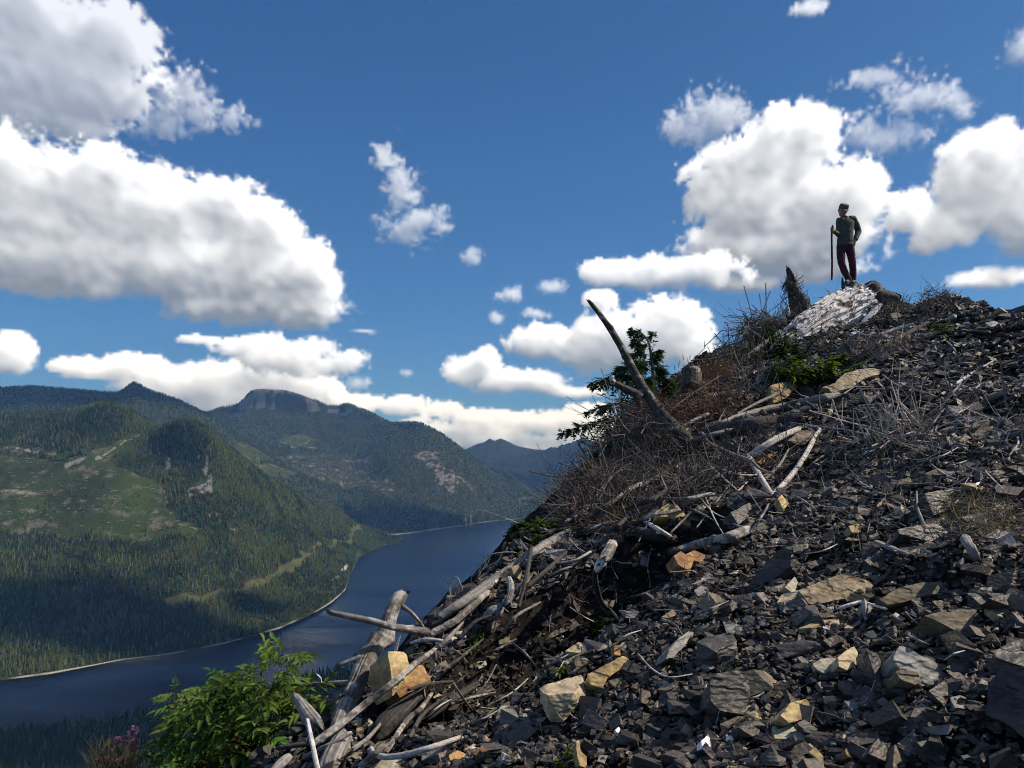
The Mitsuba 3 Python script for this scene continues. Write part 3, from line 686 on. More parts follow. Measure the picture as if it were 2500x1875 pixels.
slab('quartz', 'r', [(1713,1807),(1732,1791),(1756,1797),(1753,1818),(1734,1835),(1715,1826)], 'bright white quartz stone near the bottom edge')
slab('slate', 'f', [(1734,1669),(1742,1645),(1800,1634),(1830,1660),(1832,1700),(1815,1745),(1760,1735),(1735,1710)], 'big blue-grey boulder in shade in the lower right middle', thick=.16)
slab('gold', 'r', [(1406,1810),(1414,1805),(1417,1832),(1433,1848),(1433,1875),(1417,1870),(1409,1848)], 'narrow yellow stone at the bottom edge beside green shoots')
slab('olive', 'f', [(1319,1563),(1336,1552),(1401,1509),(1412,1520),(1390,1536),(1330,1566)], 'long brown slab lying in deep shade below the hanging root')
slab('tan', 'f', [(1947,1441),(2001,1420),(2055,1403),(2082,1405),(2116,1415),(2135,1430),(2136,1458),(2085,1462),(2055,1464),(2001,1475),(1975,1475)], 'large flat tan slab, left one of the two side by side at lower right', thick=.14)
slab('olive', 'f', [(2145,1463),(2196,1434),(2243,1423),(2294,1420),(2344,1447),(2341,1462),(2256,1454),(2208,1469),(2167,1476)], 'large flat brown-grey slab, right one of the two side by side at lower right', thick=.16)
slab('gold', 'u', [(1949,1533),(1996,1517),(2085,1514),(2116,1517),(2121,1531),(2085,1526),(1990,1531)], 'thin yellow-topped slab with a black front below the two large slabs', thick=.11)
block('grey', [(2091,1503,.06),(2110,1460,.06),(2142,1499,.08),(2116,1514,-.03),(2112,1480,-.01)], 'pointed grey stone standing between the two large slabs')
slab('olive', 'f', [(2257,1503),(2300,1493),(2319,1495),(2338,1485),(2367,1482),(2387,1491),(2379,1510),(2373,1529),(2382,1547),(2357,1552),(2319,1533),(2275,1510)], 'rough olive-tan slab below the brown-grey slab at far right', thick=.12)
slab('tan', 'u', [(2401,1476),(2420,1474),(2461,1501),(2468,1514),(2433,1501)], 'narrow tan wedge of stone near the right edge')
slab('pale', 'f', [(1984,1621),(2003,1609),(2041,1602),(2047,1628),(2015,1645),(1993,1634)], 'pale green-grey stone with a sugary surface at lower right')
slab('tan', 'r', [(2047,1605),(2066,1586),(2085,1578),(2094,1593),(2091,1621),(2072,1637),(2050,1628)], 'upright buff stone next to the pale green-grey stone')
block('slate', [(2096,1602,.12),(2116,1589,.0),(2146,1599,.10),(2172,1672,.05),(2153,1679,-.06),(2101,1661,.08)], 'blue-black slate wedge with one thin sunlit face')
slab('grey', 'f', [(2181,1602),(2196,1577),(2211,1580),(2253,1602),(2278,1609),(2310,1653),(2300,1669),(2249,1675),(2225,1650),(2202,1635),(2185,1628)], 'big rough grey-green boulder at lower right', thick=.2)
slab('olive', 'f', [(2186,1640),(2202,1631),(2243,1640),(2248,1666),(2234,1672),(2199,1659)], 'brown block against the foot of the big rough boulder', lift=.08, thick=.1)
slab('slate', 'f', [(2310,1628),(2338,1612),(2389,1610),(2395,1628),(2386,1647),(2332,1640)], 'rounded dark slate boulder right of the big rough boulder')
slab('slate', 'u', [(2424,1590),(2474,1564),(2510,1556),(2510,1630),(2458,1615),(2430,1602)], 'shiny blue-grey boulder cut by the right edge', thick=.2)
slab('slate', 'l', [(2411,1672),(2443,1628),(2510,1645),(2510,1810),(2465,1773),(2408,1742)], 'big dark boulder in shade at the lower right edge', thick=.25, amp=.09)
slab('gold', 'r', [(1927,1716),(1971,1705),(1987,1726),(1958,1757),(1927,1764),(1908,1748)], 'bright yellow crumbly stone at lower right', thick=.07)
slab('pale', 'u', [(1885,1776),(1901,1756),(1949,1773),(1990,1802),(1993,1814),(1942,1805),(1892,1803)], 'pale grey-green slab just below the bright yellow crumbly stone', thick=.12)
slab('slate', 'f', [(1946,1764),(1965,1757),(1996,1779),(1990,1795),(1965,1786)], 'dark slate plate leaning on the pale grey-green slab', lift=.04, thick=.03)
slab('grey', 'u', [(2060,1710),(2085,1707),(2101,1726),(2082,1734)], 'light grey stone in the lower right, right of the bright yellow stone')
slab('slate', 'u', [(2120,1716),(2139,1715),(2151,1732),(2142,1737)], 'small charcoal stone right of the light grey stone at lower right')
slab('gold', 'r', [(2063,1830),(2088,1810),(2107,1843),(2104,1849),(2069,1849)], 'orange-yellow pointed stone near the bottom edge at lower right')
slab('slate', 'r', [(2120,1840),(2142,1802),(2164,1795),(2183,1805),(2173,1843),(2161,1859)], 'streaky silver-grey slate beside the orange-yellow pointed stone')
slab('tan', 'r', [(2147,1754),(2164,1757),(2175,1776),(2161,1789),(2151,1770)], 'small beige stone atop the streaky slate')
slab('grey', 'f', [(2107,1741),(2123,1735),(2132,1748),(2123,1764),(2110,1760)], 'small mid-grey stone left of the small beige stone')
slab('slate', 'f', [(2237,1811),(2284,1803),(2319,1827),(2303,1862),(2259,1833)], 'large flat dark slate near the lower right corner')
block('slate', [(1852,1851,.04),(1882,1819,.0),(1913,1852,.05),(1904,1870,-.03),(1863,1868,-.02)], 'pointed dark slate at the bottom edge')
slab('gold', 'f', [(1974,1836),(1990,1824),(2012,1849),(2009,1862)], 'small broken yellow stone above the bottom edge')
slab('slate', 'u', [(1933,1868),(1958,1852),(1990,1849),(2047,1874),(2020,1890),(1940,1890)], 'broad charcoal boulder cut by the bottom edge')
slab('olive', 'r', [(2184,1817),(2196,1821),(2215,1843),(2211,1874),(2180,1874)], 'greenish triangular stone at the bottom edge')
slab('grey', 'u', [(2319,1703),(2344,1697),(2373,1710),(2370,1729),(2332,1729)], 'speckled grey stone near the right edge')
slab('slate', 'f', [(2258,1203),(2326,1193),(2357,1220),(2326,1244),(2279,1258)], 'wide layered slate boulder in the upper right rubble', thick=.25)
slab('slate', 'f', [(2191,1292),(2242,1281),(2292,1278),(2320,1305),(2306,1339),(2242,1315),(2197,1302)], 'long black slab below the wide layered boulder', thick=.2)
slab('slate', 'r', [(1782,1251),(1831,1227),(1842,1251),(1804,1281)], 'tilted slate with a smooth grey face below the brush pile')
slab('slate', 'l', [(1831,1424),(1869,1373),(1913,1336),(1933,1349),(1930,1383),(1886,1414),(1818,1444)], 'big blue-black boulder with its smooth face in shade', thick=.25)
slab('grey', 'f', [(1886,1417),(1906,1410),(1920,1424),(1899,1447),(1889,1444)], 'mid-grey stone at the foot of the big blue-black boulder')
slab('pale', 'r', [(1916,1434),(1940,1408),(1948,1420),(1940,1451)], 'small upright grey stone touching the large flat tan slab')
slab('gold', 'r', [(2072,1285),(2109,1275),(2116,1288),(2106,1300),(2079,1300)], 'ragged yellow stone in the middle of the right-hand rubble')
slab('gold', 'f', [(2136,1237),(2160,1215),(2167,1231),(2181,1234),(2177,1244),(2140,1244)], 'small yellow stone above the ragged yellow stone')
slab('slate', 'u', [(2126,1200),(2174,1193),(2181,1203),(2133,1210)], 'box-shaped dark slate left of the wide layered boulder', thick=.12)
slab('quartz', 'r', [(2350,1193),(2404,1170),(2409,1176),(2377,1197)], 'white sunlit stone near the right edge')
slab('tan', 'u', [(2211,1166),(2231,1163),(2238,1175),(2221,1171)], 'small cream stone above the wide layered boulder')
slab('gold', 'r', [(1899,1217),(1909,1207),(1928,1231),(1913,1244)], 'yellow-green stone at the lower end of the forked birch branch')
slab('orange', 'f', [(1842,1125),(1852,1112),(1899,1102),(1903,1115),(1886,1132),(1858,1132)], 'brown-orange rock under the forked birch branch', thick=.15)
slab('gold', 'u', [(1737,1120),(1765,1107),(1785,1104),(1818,1115),(1815,1124),(1760,1122)], 'flat yellow rock left of the brown-orange rock', thick=.2)
slab('olive', 'f', [(1923,1075),(1953,1051),(1984,1051),(1987,1068),(1960,1088)], 'brown rock between the two birch branches')
slab('olive', 'u', [(2218,1092),(2265,1081),(2279,1092),(2238,1102)], 'long olive stone among pale twigs in the upper right rubble')
slab('grey', 'u', [(2299,1271),(2340,1261),(2343,1278),(2306,1281)], 'flat grey stone under dry brush at the right')
slab('slate', 'u', [(2360,1447),(2421,1451),(2455,1468),(2394,1475)], 'dark flat slate at the right edge above the tan wedge')
slab('slate', 'r', [(2414,1461),(2492,1444),(2489,1475),(2462,1478)], 'charcoal block at the right edge below the speckled pale stones')
slab('grey', 'f', [(2408,1437),(2455,1414),(2496,1420),(2479,1441),(2414,1447)], 'grey rock at the right edge above the charcoal block')
block('gold', [(1880,943,.0),(1909,931,.2),(1942,934,.3),(1946,946,.2),(1921,969,.05),(1888,984,-.05),(1856,968,.3),(1862,985,.2)], 'square golden rock with a sunlit face on the upper slope', lift=.1)
slab('slate', 'l', [(1912,978),(1950,934),(1985,948),(1992,975),(1960,985)], 'dark rock in its own shade right of the square golden rock', thick=.3)
slab('tan', 'f', [(2007,946),(2039,934),(2063,910),(2116,898),(2148,901),(2148,913),(2113,922),(2080,946),(2033,960),(2024,948)], 'long cream boulder lying across the upper slope', thick=.35)
slab('olive', 'f', [(2172,765),(2193,762),(2213,780),(2199,789),(2181,780)], 'tan rock on the crest right of the white bark piece')
slab('grey', 'f', [(1847,913),(1896,910),(1898,930),(1855,932)], 'dull grey block up the slope left of the ferns')
slab('slate', 'f', [(2295,866),(2325,862),(2328,880),(2298,884)], 'dark square block on the upper right rubble')
slab('orange', 'r', [(1644,1356),(1663,1346),(1675,1353),(1694,1341),(1726,1356),(1717,1372),(1694,1368),(1685,1394),(1656,1378)], 'rusty orange plate of rock standing out of the shade in the centre', thick=.09)
slab('grey', 'f', [(1557,1337),(1568,1332),(1576,1356),(1587,1365),(1580,1384),(1565,1378)], 'upright grey stone in shade left of the rusty orange plate')
slab('gold', 'f', [(1599,1251),(1631,1229),(1653,1232),(1669,1251),(1688,1277),(1685,1285),(1644,1261),(1603,1262)], 'yellow boulder at the lower side of the brush pile', thick=.2)

# ---- middling rocks, each one a thing
def chip_hull(rng, dims, k=11):
    q = rng.uniform(-1, 1, (k, 3))
    q = np.sign(q) * np.abs(q) ** .45
    h = trimesh.convex.convex_hull(q * dims)
    return np.array(h.vertices), np.array(h.faces)


def tilt_matrix(rng, n, spread):
    """Rotations that lay flat things roughly along the slope."""
    R = np.zeros((n, 3, 3))
    up = np.array([-.28, -.17, .95]) + rng.normal(0, spread, (n, 3))
    up /= np.linalg.norm(up, axis=1, keepdims=True)
    yaw = rng.uniform(0, 6.283, n)
    a = np.stack([np.cos(yaw), np.sin(yaw), 0 * yaw], -1)
    a -= (a * up).sum(1, keepdims=True) * up
    a /= np.linalg.norm(a, axis=1, keepdims=True)
    return np.stack([a, np.cross(up, a), up], -1)


def slope_points(rng, n, y0, y1, power):
    """Points spread over the slope, denser close by."""
    u = rng.random(n)
    y = (y0 ** power + u * (y1 ** power - y0 ** power)) ** (1 / power)
    e, c = np.interp(y, EDGE[:, 0], EDGE[:, 1]), np.interp(y, CREST[:, 0], CREST[:, 1])
    x0, x1 = np.maximum(e - .25, -.72 * y), np.minimum(c + .4, .72 * y + .3)
    x = x0 + rng.random(n) * (x1 - x0)
    return x, y


spots = np.array(hero_spots)
x, y = slope_points(rngR, 420, 2.0, 11, .55)
made = 0
GROUPS = {'slate': 'angular dark slate rock, one of many lying loose on the rubble slope', 'grey': 'mid-grey angular rock, one of several loose on the rubble slope', 'olive': 'brownish angular rock, one of several loose on the rubble slope', 'tan': 'light tan angular rock, one of a few loose on the rubble slope'}
for k in range(len(x)):
    if made >= 205:
        break
    size = rngR.uniform(.035, .075) * (1 + .09 * y[k])
    p = np.array([x[k], y[k], height(x[k], y[k])])
    if (np.linalg.norm(spots[:, :3] - p, axis=1) < spots[:, 3] * .55 + size).any():
        continue
    v, f = chip_hull(rngR, size * np.array([1, rngR.uniform(.55, .9), rngR.uniform(.22, .5)]))
    v = v @ tilt_matrix(rngR, 1, .33)[0].T + p + [0, 0, size * .18]
    tone = rngR.choice(['slate', 'grey', 'olive', 'tan'], p=[.66, .17, .12, .05])
    put_rock(v, f, tone, GROUPS[tone], group={'slate': 'loose slate rocks', 'grey': 'loose grey rocks', 'olive': 'loose brown rocks', 'tan': 'loose tan rocks'}[tone])
    made += 1

# ---- the rest of the broken rock: nobody could count it
def chip_col(p, n, uv):
    k = mix((1.03, .99, .95), (1.25, 1.0, .62), uv.y) * uv.x
    k = k * (.45 + 1.1 * fbm(p.x * 90, p.y * 90, p.z * 90, 3))
    return mix(k, (.09, .075, .06), smoothstep(.60, .74, fbm(p.x * 17, p.y * 17, p.z * 17, 3)) * .7)


scene['chips'] = {'type': 'bumpmap', 'scale': 1.0, 'arbitrary': proc(lambda p, n, uv: fbm(p.x * 70, p.y * 70, p.z * 110, 3) * .006, eps=.002),
                  'b': {'type': 'principled', 'base_color': proc(chip_col), 'roughness': .58, 'specular': .35}}


def stones(n, y0, y1, power, smin, smax, seed):
    rng = np.random.default_rng(seed)
    x, y = slope_points(rng, n, y0, y1, power)
    corner = np.array([(a, b, c) for a in (-1, 1) for b in (-1, 1) for c in (-1, 1)], float)
    quad = np.array([(0, 1, 3, 2), (4, 6, 7, 5), (0, 4, 5, 1), (2, 3, 7, 6), (0, 2, 6, 4), (1, 5, 7, 3)])
    s = smin * (smax / smin) ** (rng.random(n) ** 1.7) * (1 + .05 * y)
    dims = np.stack([s, s * rng.uniform(.4, .9, n), s * rng.uniform(.12, .5, n)], -1)
    v = corner[None] * (1 + rng.uniform(-.55, .25, (n, 8, 3))) * dims[:, None]
    v = np.einsum('nij,nkj->nki', tilt_matrix(rng, n, .36), v)
    v += np.stack([x, y, height(x, y) + s * rng.uniform(-.15, .4, n)], -1)[:, None]
    f = (quad[None] + (np.arange(n) * 8)[:, None, None]).reshape(-1, 4)
    kind = rng.random(n)[:, None]
    g = rng.lognormal(0, .32, (n, 1))
    c = np.concatenate([np.where(kind < .76, .043 * g, np.where(kind < .87, .12 * g, np.where(kind < .95, .10 * g, np.where(kind < .985, .28 * g, .42 * g)))), np.where(kind < .76, rng.uniform(0, .25, (n, 1)), np.where(kind < .87, .2, np.where(kind < .95, .7, np.where(kind < .985, .9, .15))))], 1)
    return v.reshape(-1, 3), f, np.repeat(np.clip(c, 0, 1), 8, 0)


def joined(parts):
    V, F, C, b = [], [], [], 0
    for v, f, c in parts:
        V.append(v); F.append(f + b); C.append(c); b += len(v)
    return np.vstack(V), np.vstack(F), np.vstack(C)


V, F, C = joined([stones(46000, 1.5, 6, .6, .005, .024, 1), stones(34000, 4.5, 19, 1.0, .009, .034, 2), stones(3600, 2.0, 12, .8, .024, .055, 3)])
add('rubble', (V, F), 'chips', 'loose dark slate chips and gravel covering the whole slope', 'rubble', kind='stuff', uv=C)

# ---------------------------------------------------------------- dead wood
def wood_bsdf(name, c0, c1, c2, grain=1.0, patch=.0, pc=(0, 0, 0), bump=.006, ring=0.0, rough=.8, PS=14.0):
    """Wood with grain along the limb (uv.y metres along, uv.x 0..1 around), torn patches of another tone and, for birch, dark cross rings."""
    def col(p, n, uv):
        a = mi.Float(uv.x) * 6.2832
        cx, cy = dr.cos(a), dr.sin(a)
        g = fbm(cx * 5 * grain, cy * 5 * grain, uv.y * 1.6, 4)
        k = mix(c0, c1, smoothstep(.34, .66, g))
        k = mix(k, c2, smoothstep(.58, .70, fbm(cx * 9 * grain + 4, cy * 9 * grain, uv.y * 3 + 7, 3)))
        if patch:
            k = mix(k, pc, smoothstep(1 - patch - .08, 1 - patch + .08, fbm(p.x * PS, p.y * PS, p.z * PS, 4) + .12))
        if ring:
            k = mix(k, (.10, .09, .08), smoothstep(.66, .74, fbm(cx * 1.6, cy * 1.6, uv.y * 46, 2)) * ring)
        return k * (.45 + 1.1 * fbm(p.x * 55, p.y * 55, p.z * 55, 3))
    def hgt(p, n, uv):
        a = mi.Float(uv.x) * 6.2832
        cx, cy = dr.cos(a), dr.sin(a)
        return (fbm(cx * 11 * grain, cy * 11 * grain, uv.y * 4, 3) + .5 * fbm(p.x * 50, p.y * 50, p.z * 50, 2)) * bump
    scene[name] = {'type': 'bumpmap', 'scale': 1.0, 'arbitrary': proc(hgt, eps=.004),
                   'b': {'type': 'principled', 'base_color': proc(col), 'roughness': rough, 'specular': .25}}


wood_bsdf('wood_grey', (.14, .136, .130), (.31, .302, .29), (.07, .066, .062), 1.7, bump=.010)
wood_bsdf('wood_white', (.58, .56, .53), (.76, .74, .71), (.20, .18, .16), 1.6, .20, (.10, .088, .078), .012)
wood_bsdf('bark', (.105, .097, .090), (.20, .192, .182), (.060, .055, .050), 1.0, .34, (.34, .33, .315), .022)
wood_bsdf('bark_dark', (.055, .050, .046), (.115, .105, .097), (.035, .031, .028), 1.0, .27, (.27, .26, .245), .022)
wood_bsdf('birch', (.40, .385, .36), (.55, .53, .50), (.24, .225, .205), .7, .2, (.17, .155, .14), .004, .8)
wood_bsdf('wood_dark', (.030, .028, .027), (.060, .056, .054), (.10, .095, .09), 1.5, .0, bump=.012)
wood_bsdf('wood_red', (.16, .065, .04), (.24, .11, .07), (.09, .045, .03), 1.5, .25, (.30, .24, .20), .012)
rngW = np.random.default_rng(404)


def spline(p, n):
    """Catmull-Rom through the rows of p, n samples."""
    p = np.asarray(p, float)
    q = np.vstack([2 * p[0] - p[1], p, 2 * p[-1] - p[-2]])
    t = np.linspace(0, len(p) - 1 - 1e-9, n)
    i = t.astype(int)
    f = (t - i)[:, None]
    a, b, c, d = q[i], q[i + 1], q[i + 2], q[i + 3]
    return .5 * (2 * b + (c - a) * f + (2 * a - 5 * b + 4 * c - d) * f ** 2 + (3 * b - a - 3 * c + d) * f ** 3)


def tube(pts, rad, sides=8, seg=None, rough=.10, ends=('broken', 'broken'), flat=1.0, seed=1, knots=0):
    """A limb along pts with radii rad: (vertices, faces, uv). Broken ends run out in splinters."""
    pts, rad = np.asarray(pts, float), np.asarray(rad, float)
    L = np.linalg.norm(np.diff(pts, axis=0), axis=1).sum()
    n = seg or int(np.clip(L / (rad.mean() * .7), 6, 90))
    S = spline(np.column_stack([pts, rad]), n)
    p, r = S[:, :3], np.maximum(S[:, 3], 1e-4)
    t = np.gradient(p, axis=0)
    t /= np.linalg.norm(t, axis=1, keepdims=True) + 1e-12
    a = np.cross(t[0], [0, 0, 1] if abs(t[0, 2]) < .9 else [1, 0, 0])
    A = np.zeros_like(p)
    for k in range(n):
        a = a - (a @ t[k]) * t[k]
        a /= np.linalg.norm(a) + 1e-12
        A[k] = a
    B = np.cross(t, A)
    rng = np.random.default_rng(seed)
    ang = np.arange(sides) * 2 * np.pi / sides
    ring = (np.cos(ang)[None, :, None] * A[:, None] + np.sin(ang)[None, :, None] * B[:, None] * flat)
    s = np.concatenate([[0], np.cumsum(np.linalg.norm(np.diff(p, axis=0), axis=1))])
    q = np.stack([np.cos(ang)[None] * 1.3 + 0 * s[:, None], np.sin(ang)[None] * 1.3 + 0 * s[:, None], s[:, None] / (r.mean() * 3) + 0 * ang[None]], -1)
    nz = 1 + rough * 1.8 * (vfbm(q + seed, 3, seed % 50) - .5)
    nz += rough * .9 * (vfbm(q * [3.5, 3.5, 2.5] + seed, 2, seed % 50 + 3) - .5)
    for _ in range(knots):
        k0, a0 = rng.integers(1, n - 1), rng.uniform(0, 6.28)
        nz += .55 * np.exp(-((s[:, None] - s[k0]) / (r.mean() * .7)) ** 2 - ((np.angle(np.exp(1j * (ang[None] - a0)))) / .6) ** 2)
    V = p[:, None] + ring * (r[:, None] * nz)[..., None]
    for e, kind in ((0, ends[0]), (-1, ends[1])):
        d = t[e] * (-1 if e == 0 else 1)
        if kind == 'broken':
            V[e] += d * (rng.uniform(-.4, 1.5, (sides, 1)) ** 3 * .75 * r[e]) - (V[e] - p[e]) * rng.uniform(.0, .45, (sides, 1))
        elif kind == 'taper':
            V[e] = p[e] + (V[e] - p[e]) * .15
    V = V.reshape(-1, 3)
    i, j = np.meshgrid(np.arange(n - 1), np.arange(sides), indexing='ij')
    F = np.stack([i * sides + j, i * sides + (j + 1) % sides, (i + 1) * sides + (j + 1) % sides, (i + 1) * sides + j], -1).reshape(-1, 4)
    F = np.vstack([F[:, [0, 1, 2]], F[:, [0, 2, 3]]])
    j = np.arange(sides)
    V = np.vstack([V, p[0] + t[0] * r[0] * (.25 if ends[0] == 'broken' else 0), p[-1] - t[-1] * r[-1] * (.25 if ends[1] == 'broken' else 0)])
    F = np.vstack([F, np.stack([np.full(sides, n * sides), (j + 1) % sides, j], 1), np.stack([np.full(sides, n * sides + 1), (n - 1) * sides + j, (n - 1) * sides + (j + 1) % sides], 1)])
    uv = np.stack(np.broadcast_arrays((ang / 6.2832)[None], s[:, None]), -1).reshape(-1, 2)
    uv = np.vstack([uv, [[.5, 0], [.5, s[-1]]]])
    return V, F, uv


def path(pts):
    """Photo points with a third number: below 2 = metres in front of the slope there, else metres ahead; 'n' = between its neighbours."""
    Yv = []
    for q in pts:
        Yv.append(np.nan if q[2] == 'n' else (ground(q[0], q[1])[1] - q[2] if q[2] < 2 else q[2]))
    Yv = np.array(Yv)
    k = np.arange(len(Yv))
    ok = ~np.isnan(Yv)
    Yv = np.interp(k, k[ok], Yv[ok])
    return np.array([at(q[0], q[1], y) for q, y in zip(pts, Yv)])


def limb(name, bsdf, pts, diam, label=None, cat=None, group=None, parent=None, sides=8, **kw):
    """A log or stick through photo points; diam in photo pixels."""
    p = path(pts)
    d = np.interp(np.linspace(0, 1, len(pts)), np.linspace(0, 1, len(np.atleast_1d(diam))), np.atleast_1d(diam)) / 2
    r = d * p[:, 1] / FPX
    V, F, uv = tube(p, r, sides, seed=int(pts[0][0] * 3 + pts[0][1]) % 1000, **kw)
    return add(name, (V, F), bsdf, label, cat, group, None, parent, smooth=True, uv=uv)


def wood(name, label, cat='log'):
    return thing(name, label, cat)


BB = ('broken', 'broken'); BT = ('broken', 'taper'); TT = ('taper', 'taper')
# lower left pile
t = wood('log', 'big barked log lying up the left edge, its top end over the lake')
limb('trunk', 'bark', [(984,1449,4.55),(970,1466,4.50),(954,1499,4.44),(938,1552,4.36),(916,1578,4.3),(894,1613,4.22),(872,1666,4.1),(850,1716,3.98)], [26,36,36,40,40,44,44,46], parent=t, sides=14, knots=5)
limb('bare_trunk', 'wood_grey', [(852,1712,3.985),(838,1748,3.9),(820,1790,3.8)], [44,44,40], 'smooth grey barkless stretch', parent=t, sides=14)
limb('branch_stub', 'wood_grey', [(884,1604,4.2),(858,1612,4.18),(830,1623,4.16)], [15,11,9], parent=t)
limb('branch_stub', 'bark', [(978,1478,4.48),(1000,1492,4.5),(1022,1516,4.55),(1040,1541,4.6)], [26,22,18,12], parent=t, flat=.45)
limb('log', 'wood_grey', [(845,1800,3.74),(822,1840,3.62),(796,1900,3.48)], [52,60,64], 'thick pale barkless log end at the bottom edge', 'log', sides=16)
limb('log', 'bark', [(802,1494,4.2),(853,1505,4.2),(903,1515,4.22),(954,1529,4.24),(998,1537,4.3),(1046,1543,4.4)], [12,15,16,17,19,19], 'dead branch lying level across the top of the big barked log', 'log', sides=10, knots=4)
limb('splinter', 'wood_white', [(965,1588,4.3),(970,1572,4.28),(978,1549,4.26)], [10,7,2], 'white wood splinter standing up beside the golden boulder', 'splinter', ends=BT)
t = wood('log', 'long grey debarked log running down the edge of the slope towards the lake')
limb('trunk', 'wood_grey', [(1071,1508,.15),(1144,1460,.2),(1245,1392,.2),(1302,1353,.2),(1345,1325,.2),(1428,1287,.1)], [20,24,26,26,28,30], parent=t, sides=12, knots=3)
limb('branch_stub', 'wood_grey', [(1300,1358,'n'),(1284,1340,.2),(1270,1318,.2)], [8,6,3], parent=t, ends=BT)
limb('log', 'bark', [(1035,1563,.1),(1061,1543,.12),(1109,1518,.15),(1156,1477,.15),(1191,1445,.15)], [16,17,18,17,15], 'mottled barked log lying just below the long grey log', 'log', sides=10, knots=3)
limb('stick', 'wood_white', [(1003,1570,.1),(1030,1563,.15),(1058,1562,.15),(1093,1566,.1)], [7,9,9,5], 'pale splintered stick lying level below the mottled log', 'stick')
limb('branch', 'bark', [(1061,1586,.25),(1008,1625,.45),(960,1667,.50),(890,1720,.28),(827,1771,.30),(761,1818,.25)], [11,15,17,18,19,16], 'thin dark branch slanting in front of the golden boulder', 'branch', sides=9, knots=3)
limb('log', 'wood_dark', [(1020,1690,.1),(982,1730,.12),(945,1765,.12),(917,1797,.1)], [34,46,48,40], 'black charred log slanting down at lower left', 'log', sides=14, rough=.2)
limb('stick', 'bark', [(1055,1692,.1),(1027,1730,.2),(992,1761,.22),(941,1837,.15)], [8,12,13,14], 'straight grey stick leaning beside the charred log', 'stick')
limb('stick', 'birch', [(905,1826,.10),(913,1839,.13),(930,1846,.15),(951,1848,.15),(998,1841,.15),(1061,1822,.15),(1125,1799,.08)], [10,13,14,14,15,14,10], 'curved pale birch stick near the bottom edge', 'stick', sides=10)
limb('log', 'wood_grey', [(718,1697,3.95),(742,1730,3.85),(772,1774,3.75)], [18,32,42], 'short weathered log standing slanted left of the big barked log', 'log', sides=12, rough=.2)
limb('pole', 'wood_white', [(750,1755,3.55),(758,1793,3.5),(778,1890,3.4)], [8,11,13], 'thin bleached pole rising from the bottom edge', 'pole')
t = wood('log', 'thin level log in shade between the green bush and the big barked log')
limb('trunk', 'bark', [(722,1674,4.7),(786,1671,4.65),(852,1668,4.5)], [13,14,16], parent=t)
limb('branch_stub', 'wood_white', [(783,1668,4.62),(781,1655,4.6),(772,1645,4.6)], [7,6,3], parent=t, ends=BT)
limb('stick', 'wood_dark', [(682,1826,3.7),(720,1820,3.7),(762,1816,3.7)], [12,13,12], 'dark stick lying level at the bottom left below the green bush', 'stick')
limb('log', 'wood_grey', [(665,1885,3.3),(685,1865,3.35),(706,1847,3.45)], [20,24,20], 'short buff log end poking up at the bottom edge beside the bush', 'log')
limb('stick', 'wood_dark', [(1106,1663,.1),(1046,1670,.2),(998,1684,.25)], [6,8,8], 'thin dark stick below the orange-brown block', 'stick')
limb('log', 'wood_dark', [(1160,1673,.05),(1093,1714,.08),(1046,1748,.08)], [18,22,22], 'dark straight log lying in shade right of the charred log', 'log')
limb('stick', 'wood_grey', [(1212,1622,.1),(1188,1666,.2),(1144,1717,.1)], [3,3,3], 'thin grey twig bent over the shaded gravel', 'stick', sides=5)
limb('knot', 'wood_grey', [(1186,1508,.1),(1204,1496,.15),(1222,1487,.1)], [18,32,22], 'blue-grey gnarled root knob in shade under the long grey log', 'root', rough=.3, sides=12)
# middle of the edge
t = wood('log', 'short barked log with a pale snapped end, pointing down from the brush pile')
limb('trunk', 'bark', [(1496,1326,.25),(1486,1346,.35),(1473,1368,.4)], [26,28,27], parent=t, sides=12)
limb('broken_end', 'wood_white', [(1474,1366,.4),(1462,1384,.4),(1452,1400,.38)], [25,22,8], 'pale splintered end', parent=t, sides=10, rough=.25)
limb('root', 'wood_dark', [(1452,1398,.38),(1457,1435,.3),(1470,1470,.2),(1492,1492,.12),(1516,1519,.05)], [14,14,11,9,4], 'frayed dark root hanging down below the snapped log', 'root', rough=.3, ends=BT)
limb('stick', 'birch', [(1359,1375,.15),(1403,1368,.25),(1444,1346,.25)], [4,6,7], 'pale twig in front of the shaded hollow', 'stick', ends=BT)
limb('stick', 'wood_grey', [(1338,1408,.15),(1370,1392,.2),(1397,1383,.2)], [4,5,5], 'grey twig below the pale twig in the shaded hollow', 'stick', ends=BT)
limb('log', 'bark', [(1640,1347,.1),(1704,1330,.15),(1770,1315,.15),(1836,1289,.1)], [16,24,26,22], 'barked log lying level above the rusty orange plate', 'log', sides=12, knots=3)
limb('stick', 'wood_white', [(1568,1270,.15),(1600,1288,.2),(1633,1308,.15)], [8,12,10], 'weathered pale stick at the lower side of the brush pile', 'stick')
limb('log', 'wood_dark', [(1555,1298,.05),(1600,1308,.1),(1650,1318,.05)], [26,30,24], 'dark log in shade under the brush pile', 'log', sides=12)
limb('branch', 'wood_dark', [(1625,1229,.3),(1571,1267,.35),(1520,1291,.3)], [9,12,11], 'dark branch crossing in front of the yellow boulder', 'branch')
limb('log', 'wood_dark', [(1388,1256,.1),(1435,1223,.2),(1495,1190,.15)], [16,20,18], 'dark log end sticking out over the lake from the brush pile', 'log', sides=10)
limb('log', 'bark', [(1242,1411,.3),(1248,1435,.3),(1241,1474,.25)], [14,17,15], 'short upright birch-like log under the long grey log', 'log', sides=10)
limb('post', 'wood_dark', [(1297,1338,.35),(1286,1403,.35),(1266,1484,.25)], [9,11,9], 'dark upright stick crossing the long grey log', 'stick')
